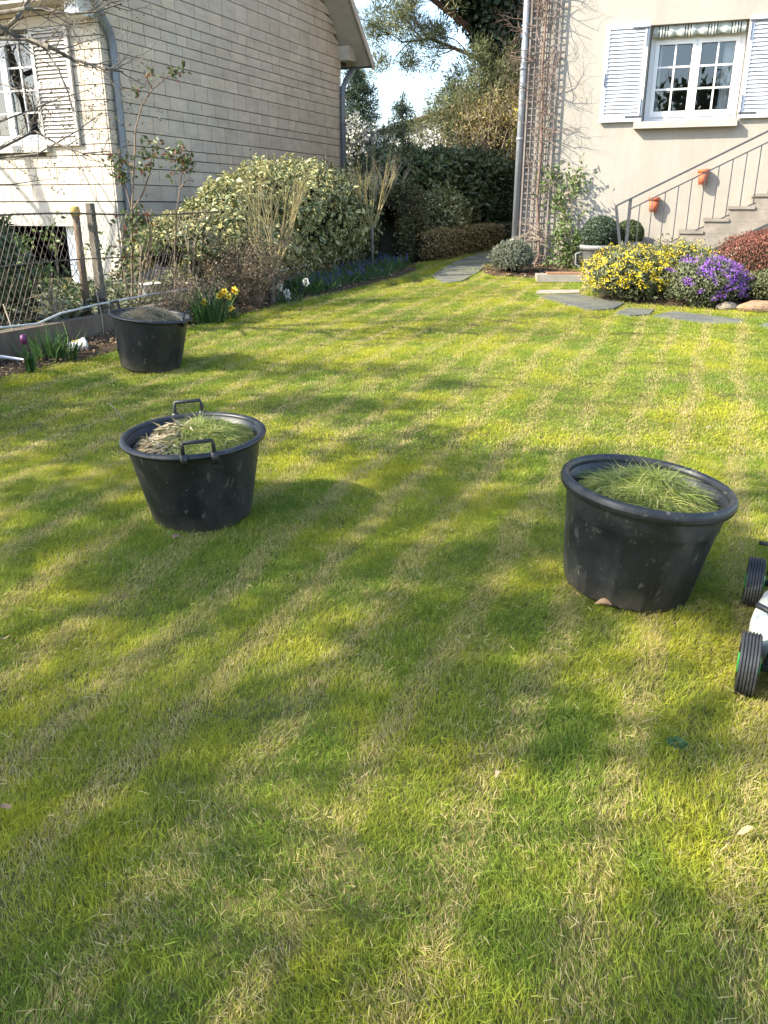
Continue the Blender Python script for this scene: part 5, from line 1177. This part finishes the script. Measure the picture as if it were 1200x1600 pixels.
b2 = gpt(447, 475); hy = bulb_clump('hyacinth_clump', 'white hyacinths with short green leaves beside the pruned shrub', b2, 60, .17, .018, .09, 'flowers')
for u, v in ((437, 449), (448, 458), (451, 469), (478, 441)):
    q = at(u, v, b2[1] - .02 + (.2 if u > 470 else 0)) - b2; mb = MB(); mb.tube([(q[0] * .7, q[1], 0), (q[0], q[1], q[2])], .004, 5); mb.build('flower_stem', MAT['stem_g'], hy)
    n = 130; v_ = rvec(n); P = q + v_ * np.array([.026, .026, .035]) * (.8 + .3 * rng.random((n, 1))); link('flower', leaf_mesh('flower', P, unit(v_ + rvec(n) * .5), rvec(n), .018, .012), LM['whitef'], hy, kind='stuff')
bulb_clump('bulb_leaf_clump', 'dark green clump of bulb leaves under the variegated hedge', gpt(472, 462), 110, .34, .016, .09)
bulb_clump('bulb_leaf_clump', 'upright dark green bulb leaves in front of the concrete wall', gpt(88, 566), 95, .34, .018, .08)
bt_ = bulb_clump('tulip', 'dark purple tulip with broad leaves at the left end of the bed', gpt(46, 588), 8, .26, .055, .03, 'flower')
mb = MB(); mb.tube([(0, 0, 0), (.01, 0, .2), (.0, 0, .24)], .005, 5); mb.build('flower_stem', MAT['stem_g'], bt_)
mb = MB(); mb.lathe([(.004, .235), (.022, .25), (.028, .275), (.022, .305), (.012, .31)], 10); mb.build('flower', plain('dark_purple_petal', (.10, .012, .07), None, 20, .5), bt_, True)
# grape hyacinth drift
n = 2600; t_ = 3.6 + 3.6 * rng.random(n); e_ = lawn_edge(t_); s_ = e_ * (.25 + .62 * rng.random(n)); xy = FO[None] + FG[None] * t_[:, None] + FN[None] * s_[:, None]
P = np.concatenate([xy, (gz(xy[:, 0], xy[:, 1]) + .03)[:, None]], 1); gd = thing('grape_hyacinths', 'drift of grape hyacinths and low green leaves along the bed', 'flowers', (0, 10, .5)); off_ = np.array([0, 10, .5]); gd['kind'] = 'stuff'
link('leaves', blade_mesh('leaves', P - off_, rvec(n) * .6 + Z3, .15 * (.5 + rng.random(n)), .012, rvec(n) * np.array([1, 1, 0]) * .08), LM['bulb'], gd, kind='stuff')
k = rng.choice(n, 150); C = P[k] - off_ + np.array([0, 0, .12]); C = np.repeat(C, 7, 0) + rng.normal(size=(1050, 3)) * np.array([.010, .010, .022]); link('flower_spikes', leaf_mesh('flower_spikes', C, rvec(1050), rvec(1050), .018, .014), LM['blue'], gd, kind='stuff')
# litter on the bed soil
n = 2600; t_ = -3 + 9.5 * rng.random(n); s_ = lawn_edge(t_) * (.05 + .93 * rng.random(n)); xy = FO[None] + FG[None] * t_[:, None] + FN[None] * s_[:, None]
ob = link('bed_litter', leaf_mesh('bed_litter', np.concatenate([xy, (gz(xy[:, 0], xy[:, 1]) + .045 + .01 * rng.random(n))[:, None]], 1), rvec(n) * np.array([1, 1, .25]), Z3 + rvec(n) * .5, .035 * (.5 + rng.random(n)), .02), MAT['litter']); tag(ob, 'dry leaf bits and clods strewn over the flower bed', 'litter', kind='stuff')
# neighbour's side: ground ivy, evergreen bush, young plants
n = 9000; s_ = -.16 - 2.6 * rng.random(n) ** 1.2; t_ = -4 + 8.5 * rng.random(n); xy = FO[None] + FG[None] * t_[:, None] + FN[None] * s_[:, None]; hh_ = .05 + .16 * np.clip(wobble(s_ * 1.5, t_ * 1.5, 77), 0, 1.5) + .05 * rng.random(n)
ob = link('ground_ivy', leaf_mesh('ground_ivy', np.concatenate([xy, (.45 + hh_)[:, None]], 1), rvec(n) * np.array([1, 1, .4]), Z3 + rvec(n) * .6, .075 * (.6 + .8 * rng.random(n)), .055), LM['ivyg']); tag(ob, 'ground ivy and weeds covering the ground behind the wire fence', 'ground cover', kind='stuff')
q = st(-.75, .42); shrub('evergreen_bush', 'dark evergreen bush at the left edge behind the wire fence', q[:2], (.38, .38, .95), 3200, .10, .045, LM['laurel'], 71, amp=.14)
for k, (s0, t0, h, lb) in enumerate(((-.6, 1.05, .75, 'spindly young plant with yellow-green leaves in front of the garage opening'), (-.25, .6, .6, 'short leafy sapling behind the wire fence left of the post'), (-.45, 2.1, .8, 'leafy sapling tangled in the wire fence right of the post'))):
    q = st(s0, t0, .43); t = thing('sapling', lb, 'plant', q, group='young plants behind the fence'); mb = MB(); tips = []
    for j in range(3): grow(mb, (0.03 * j, 0, 0), (rng.normal() * .15, rng.normal() * .15, 1), h, .008, 0, 1, (3, 5), .7, .1, .04, tips, .4)
    mb.build('stems', MAT['twig_pale'], t); C = np.array([x_[0] for x_ in tips]); m_ = 150; P = C[rng.integers(0, len(C), m_)] + rng.normal(size=(m_, 3)) * .04
    link('leaves', leaf_mesh('leaves', P, rvec(m_), rvec(m_) + Z3, .055, .032), LM['fresh'], t)
def stem_rose(label, paths, clusters, Y, nleaf=60, seed=0):
    b_ = at(paths[0][0][0], paths[0][0][1], Y); b_[2] = float(gz(b_[0], b_[1])); t = thing('rose_bush', label, 'shrub', b_, group='roses at the fence'); mb = MB()
    for p_ in paths:
        pts_ = [at(u, v, Y + .05 * rng.normal()) - b_ for u, v in p_]; pts_[0][2] = min(pts_[0][2], -.01) if p_ is paths[0] else pts_[0][2]; mb.tube(pts_, [.010 * (1 - .6 * i / (len(pts_) - 1)) for i in range(len(pts_))], 6)
        for i in range(2, len(pts_)):
            for j in range(2): grow(mb, pts_[i], rvec(1)[0] + Z3 * .5, .10, .003, 0, 1, (1, 2), .8, .2, n=3)
    mb.build('stems', MAT['twig_brown'], t); P = []
    for u, v, r_, m_ in clusters:
        c = at(u, v, Y) - b_; P.append(c + rvec(m_) * r_ * rng.random((m_, 1)) ** .5)
    P = np.concatenate(P); n = len(P); link('leaves', leaf_mesh('leaves', P, rvec(n) + Z3 * .1, rvec(n) + Z3 * .8, .060 * (.6 + .7 * rng.random(n)), .034), LM['rose'], t)
stem_rose('tall arching rose with small leafy tips against the slab wall', [[(204, 470), (206, 330), (212, 200), (222, 165), (238, 140), (262, 120), (285, 112)], [(238, 140), (228, 120), (236, 108)], [(206, 330), (222, 305), (234, 270), (238, 240), (246, 222)], [(206, 330), (196, 290), (188, 262)]],
          [(214, 143, .05, 14), (236, 116, .05, 10), (274, 114, .07, 14), (285, 112, .06, 10), (238, 240, .15, 42), (222, 262, .13, 30), (186, 258, .15, 80), (190, 278, .10, 40), (244, 222, .08, 12)], 8.7)
stem_rose('single-stemmed rose with a dense reddish leaf tuft left of the hedge', [[(272, 470), (273, 400), (276, 330), (281, 295), (284, 270), (282, 235)], [(281, 295), (292, 280), (303, 284)]], [(284, 252, .13, 60), (270, 240, .09, 20), (292, 258, .10, 36), (282, 228, .08, 18), (266, 276, .04, 6)], 9.0)
stem_rose('pruned brown rose canes at the fence behind the farthest tub', [[(212, 495), (196, 440), (190, 400), (193, 350)], [(212, 495), (228, 420), (240, 395)], [(212, 495), (232, 400), (236, 340)], [(212, 495), (246, 430), (262, 385)], [(228, 420), (236, 370), (226, 330)]], [(196, 400, .14, 50), (202, 360, .16, 60), (225, 345, .12, 36), (190, 430, .10, 24), (215, 330, .10, 20)], 8.2)
# objects round the bed
MAT['plastic_w'] = plain('white_plastic', (.70, .69, .66), (.58, .57, .53), 12, .45)
q = st(-.75, 2.75, .44); t = thing('white_bucket', 'white plastic bucket standing behind the wire fence', 'bucket', q); mb = MB(); mb.lathe([(.09, 0), (.10, .01), (.125, .24), (.13, .24), (.13, .255), (.118, .255), (.095, .02), (.001, .02)], 22); mb.build('bucket_body', MAT['plastic_w'], t, True)
mb = MB(); mb.tube([(-.128, 0, .24), (-.1, -.06, .3), (0, -.09, .33), (.1, -.06, .3), (.128, 0, .24)], .004, 5); mb.build('bail_handle', MAT['wire'], t, True)
q = gpt(122, 552, .06); t = thing('flower_pot', 'small white pot with yellow print lying on its side in the bed', 'flower pot', q); t.rotation_euler = (0, R(82), R(35))
mb = MB(); mb.lathe([(.04, -.07), (.042, -.07), (.052, .055), (.058, .056), (.058, .075), (.048, .075), (.038, -.06), (.001, -.06)], 20); mb.build('pot_body', MAT['plastic_w'], t, True)
mb = MB()
for k in range(7):
    a = math.pi + .1 + .12 * math.cos(k * .9); z = -.01 + .022 * math.sin(k * .9); r_ = .0495; mb.add([(r_ * math.cos(a - .11), r_ * math.sin(a - .11), z - .006), (r_ * math.cos(a + .11), r_ * math.sin(a + .11), z - .006), (r_ * math.cos(a + .11) * 1.03, r_ * math.sin(a + .11) * 1.03, z + .008), (r_ * math.cos(a - .11) * 1.03, r_ * math.sin(a - .11) * 1.03, z + .008)], [(0, 1, 2, 3)])
mb.build('printed_flower', MAT['petal_y'], t, kind='stuff')
q = st(-.3, 1.16, .42); t = thing('rusty_pipe_post', 'rusty pipe post with a yellow cap just behind the fence post', 'post', q); mb = MB(); mb.tube([(0, 0, -.05), (0, 0, 1.02)], .034, 12); mb.build('pipe', plain('rusty_pipe', (.13, .085, .055), (.20, .14, .085), 10, .85), t, True)
mb = MB(); mb.lathe([(.036, 1.0), (.042, 1.01), (.042, 1.07), (.03, 1.085), (.001, 1.085)], 14); mb.build('yellow_cap', plain('yellow_plastic', (.50, .33, .06), (.40, .27, .06), 12, .6), t, True)
q = st(.10, 2.62); q[2] = float(gz(q[0], q[1])); t = thing('garden_stake', 'orange and yellow leaf-shaped garden stake in front of the hedge', 'ornament', q); mb = MB(); mb.tube([(0, 0, 0), (0, 0, .36)], .005, 6); mb.build('stake_rod', MAT['wire'], t)
for nm, sc, cx_, mt in (('leaf_plate', 1.0, 0, plain('orange_enamel', (.50, .13, .03), (.52, .26, .03), 12, .4)), ('yellow_leaf_plate', .62, -.008, plain('yellow_enamel', (.55, .36, .04), (.45, .25, .03), 12, .4))):
    mb = MB(); pr = [(-.05, .5), (-.02, .44), (0, .52), (.02, .44), (.05, .5), (.055, .40), (.03, .32), (0, .28), (-.03, .32), (-.055, .40)]; pr = [(x_ * sc, .40 + (z_ - .40) * sc - (1 - sc) * .05) for x_, z_ in pr]; n_ = len(pr)
    mb.add([(x_, cx_, z_) for x_, z_ in pr] + [(x_, cx_ + .006, z_) for x_, z_ in pr], [tuple(range(n_)), tuple(range(n_, 2 * n_))[::-1]] + [(i, n_ + i, n_ + (i + 1) % n_, (i + 1) % n_) for i in range(n_)]); mb.build(nm, mt, t)
shrub('cream_flower_shrub', 'rounded shrub with cream buds behind the low brown hedge', (.98, 14.75), (.48, .42, 1.05), 3600, .07, .034, LM['cream'], 72, amp=.12)

# ================================================================ TREES ON THE LEFT: the bare one in view, and those that shade the lawn
root = thing('bare_fruit_tree', 'leafless budding tree reaching in from the top left corner', 'tree', (-4.9, 7.0, .45)); ro_ = np.array([-4.9, 7.0, .45]); mb = MB()
mb.tube([(0, 0, -.1), (.05, 0, .9), (.25, 0, 1.7), (.55, .05, 2.2)], [.14, .12, .10, .085], 10); mb.build('trunk', MAT['bark'], root, True)
mb = MB(); tips = []
def tl(us, Y, r0, sub, ln): 
    pts_ = [np.array(p_) if len(p_) == 3 else at(p_[0], p_[1], Y + .15 * rng.normal()) - ro_ for p_ in us]; m_ = len(pts_); r0 *= .62; mb.tube(pts_, [r0 * (1 - .75 * i / (m_ - 1)) for i in range(m_)], 7); sub = int(sub * 1.5)
    for k in range(sub):
        f = .25 + .75 * (k + rng.random()) / sub; x = f * (m_ - 1); i = min(int(x), m_ - 2); q = pts_[i] + (pts_[i + 1] - pts_[i]) * (x - i); dd = unit(pts_[i + 1] - pts_[i])
        grow(mb, q, dd + perp(dd) * .8, ln * (1.2 - .5 * f), min(r0 * .26, .0055), 0, 2, (2, 4), .8, .17, .03, tips, .6, 5, 5)
S_ = (.55, .05, 2.2)
tl([S_, (-60, 95), (0, 42), (30, 58), (75, 72), (112, 92), (165, 108), (192, 112)], 6.9, .045, 10, .5)
tl([S_, (-70, 110), (-10, 60), (25, 30), (52, -10), (70, -60)], 7.0, .045, 6, .6)
tl([(-30, 60), (40, 62), (70, 75), (92, 110), (108, 150), (114, 172)], 6.8, .02, 5, .35)
tl([(-90, 60), (0, 20), (40, 13), (75, 14), (110, 22), (150, 18), (190, 5)], 6.8, .03, 8, .45)
tl([S_, (-60, 230), (0, 232), (55, 205), (90, 225), (130, 240), (172, 236)], 6.9, .025, 9, .45)
tl([(-60, 200), (0, 190), (40, 175), (90, 155), (140, 140)], 7.1, .016, 7, .4); tl([(-50, 260), (10, 245), (60, 240), (120, 205), (160, 175)], 7.0, .016, 6, .4); tl([(-40, 160), (0, 130), (50, 150), (60, 200)], 6.8, .014, 6, .35)
tl([(-60, 290), (20, 288), (60, 282), (100, 278)], 7.0, .010, 4, .22)
tl([S_, (-160, 40), (-140, -120), (-60, -260)], 7.2, .06, 12, .9); tl([S_, (-240, 100), (-330, -50), (-380, -200)], 7.4, .06, 12, .9); tl([(-140, -100), (-40, -160), (60, -220), (120, -260)], 6.9, .035, 10, .8); tl([(-140, -40), (-60, -90), (40, -110), (110, -120)], 7.3, .03, 9, .7)
mb.build('branches', MAT['bark'], root)
C = np.array([x_[0] for x_ in tips]); n = 1500; P = C[rng.integers(0, len(C), n)] + rng.normal(size=(n, 3)) * .008; link('buds', leaf_mesh('buds', P, rvec(n) + Z3 * .4, rvec(n), .024, .014, .3), LM['deadtwig'], root)
def shade_tree(label, foot, shadow, hgt, rad, ncl, per, seed, leafL=.16):
    """shadow: lawn point that the crown's middle shades"""
    k = hgt / math.tan(SUN_EL); c = np.array([shadow[0] + math.sin(SUN_AZ) * k, shadow[1] + math.cos(SUN_AZ) * k, hgt + .2])
    b_ = np.array([foot[0] + c[0], foot[1] + c[1], 0.]); b_[2] = float(gz(b_[0], b_[1])); root = thing('garden_tree', label, 'tree', b_, group='trees outside the left of the view')
    cc = c - b_; mb = MB(); mb.tube([(0, 0, -.1), cc * .3 + Z3 * .1, cc * .62, cc], [.2, .17, .13, .05], 9); mb.build('trunk', MAT['bark'], root, True)
    v = rvec(ncl) * np.array(rad) * (rng.random((ncl, 1)) ** .4) + cc
    mb = MB()
    for q in v:
        f = .5 + .4 * rng.random(); a_ = cc * f; mb.tube([a_, (a_ + q) / 2 + rng.normal(size=3) * .12, q], [.018, .012, .006], 5, cap=False)
        for j in range(1): grow(mb, (a_ + q) / 2, q - a_ + rng.normal(size=3) * .8, .8, .006, 0, 1, (2, 3), .8)
    mb.build('branches', MAT['bark'], root)
    C = np.repeat(v, per, 0); n = len(C); P = C + rng.normal(size=(n, 3)) * np.array([.125, .125, .09]); link('leaves', leaf_mesh('leaves', P, rvec(n), rvec(n) + Z3 * .5, leafL, leafL * .6), LM['shade'], root)
shade_tree('tall leafy tree standing outside the left edge of the view', (.2, -.1), (-.2, 2.1), 4.9, (2.6, 2.5, 1.7), 74, 72, 1, .12)
shade_tree('lighter leafy tree beside the fence outside the left edge of the view', (0, .2), (-1.7, 5.4), 4.6, (1.7, 1.6, 1.2), 60, 55, 2, .12)

tree('garden_tree', 'bare tree in the neighbouring garden left of the view, shading the house front', (-8.4, 10.9, .45), 6.2, .15, MAT['bark'], limbs=9, lv=3, kids=(3, 4), llen=.48, up=.06)
tb, tips = tree('garden_tree', 'unseen bare spreading tree added behind the viewpoint to darken the window panes', (-3.3, -10, -.3), 6.0, .16, MAT['bark'], limbs=14, lv=3, kids=(3, 4), llen=.5, up=.08)  # added out of view, its reflection darkens the lower panes
shrub('pane_darkening_hedge', 'unseen tall evergreen hedge added behind the viewpoint to darken the window panes', (-2.5, -14.5), (7, 1.0, 6.5), 6000, .35, .18, LM['laurel'], 91, 'hedge', stems=6, stem_r=.06, core=.85, power=4)  # added out of view so the panes reflect dark leaves instead of sky
# ================================================================ SMALL THINGS ON THE LAWN
for k, (u, v, L, lb, mt) in enumerate(((940, 968, .06, 'curled tan dead leaf at the foot of the ribbed tub', 'litter'), (280, 858, .06, 'flat grey-brown dead leaf in front of the two-handled tub', 'litter'), (14, 1283, .05, 'pale crumpled leaf at the left edge of the near lawn', 'litter'), (10, 1012, .035, 'small tan leaf at the left edge of the mid lawn', 'litter'), (838, 832, .03, 'tiny brown leaf left of the ribbed tub', 'litter'), (1160, 1322, .035, 'small pale leaf near the right edge of the near lawn', 'litter'), (775, 1232, .02, 'tiny pale leaf on the near lawn below the ribbed tub', 'litter'), (1105, 679, .03, 'white scrap on the sunny lawn above the ribbed tub', 'whitef'))):
    q = gnd(u, v); q[2] = float(lawn_z(q[0], q[1])) + .04; mb = MB(); n_ = 6
    for i in range(n_ + 1):
        f = i / n_; w = L * .28 * math.sin(math.pi * (f * .9 + .05)) ; x = (f - .5) * L; zc = .012 * math.sin(3 * f + k)
        mb.v += [(x, -w, zc + .25 * w), (x, 0, zc), (x, w, zc + .3 * w * (1 + .4 * math.sin(k)))]
    for i in range(n_):
        for j in range(2): a = i * 3 + j; mb.f.append((a, a + 3, a + 4, a + 1))
    me = mb.mesh('fallen_leaf'); at__ = me.attributes.new('rnd', 'FLOAT', 'POINT'); at__.data.foreach_set('value', [.42 + .06 * k] * len(me.vertices))
    ob = link('fallen_leaf' if mt == 'litter' else 'paper_scrap', me, MAT['litter'] if mt == 'litter' else LM['whitef'], None, True, q); ob.rotation_euler = (.15, -.1, k * 1.3 - .4); tag(ob, lb, 'leaf' if mt == 'litter' else 'scrap')
q = gnd(1055, 1180); q[2] = float(lawn_z(q[0], q[1])) + .03; n = 14; a = np.arange(n) * 2.4; D = np.stack([np.cos(a), np.sin(a), .25 + 0 * a], 1)
t = thing('lawn_weed', 'small dark green clover-like weed in the near right lawn', 'weed', q); link('leaves', leaf_mesh('leaves', D * np.array([.006, .006, 0]), D, Z3 - D * .3, .026, .02), LM['bulb'], t)
mb = MB(); a_ = gnd(196, 668); a_[2] = float(lawn_z(a_[0], a_[1])) + .03; b_ = at(168, 628, a_[1] + .12); mb.tube([a_, (a_ + b_) / 2 + np.array([-.005, 0, .02]), b_], .0022, 5); tag(mb.build('straw_stalk', MAT['twig_pale'], None, True), 'long pale grass stalk sticking up left of the two-handled tub', 'stalk')
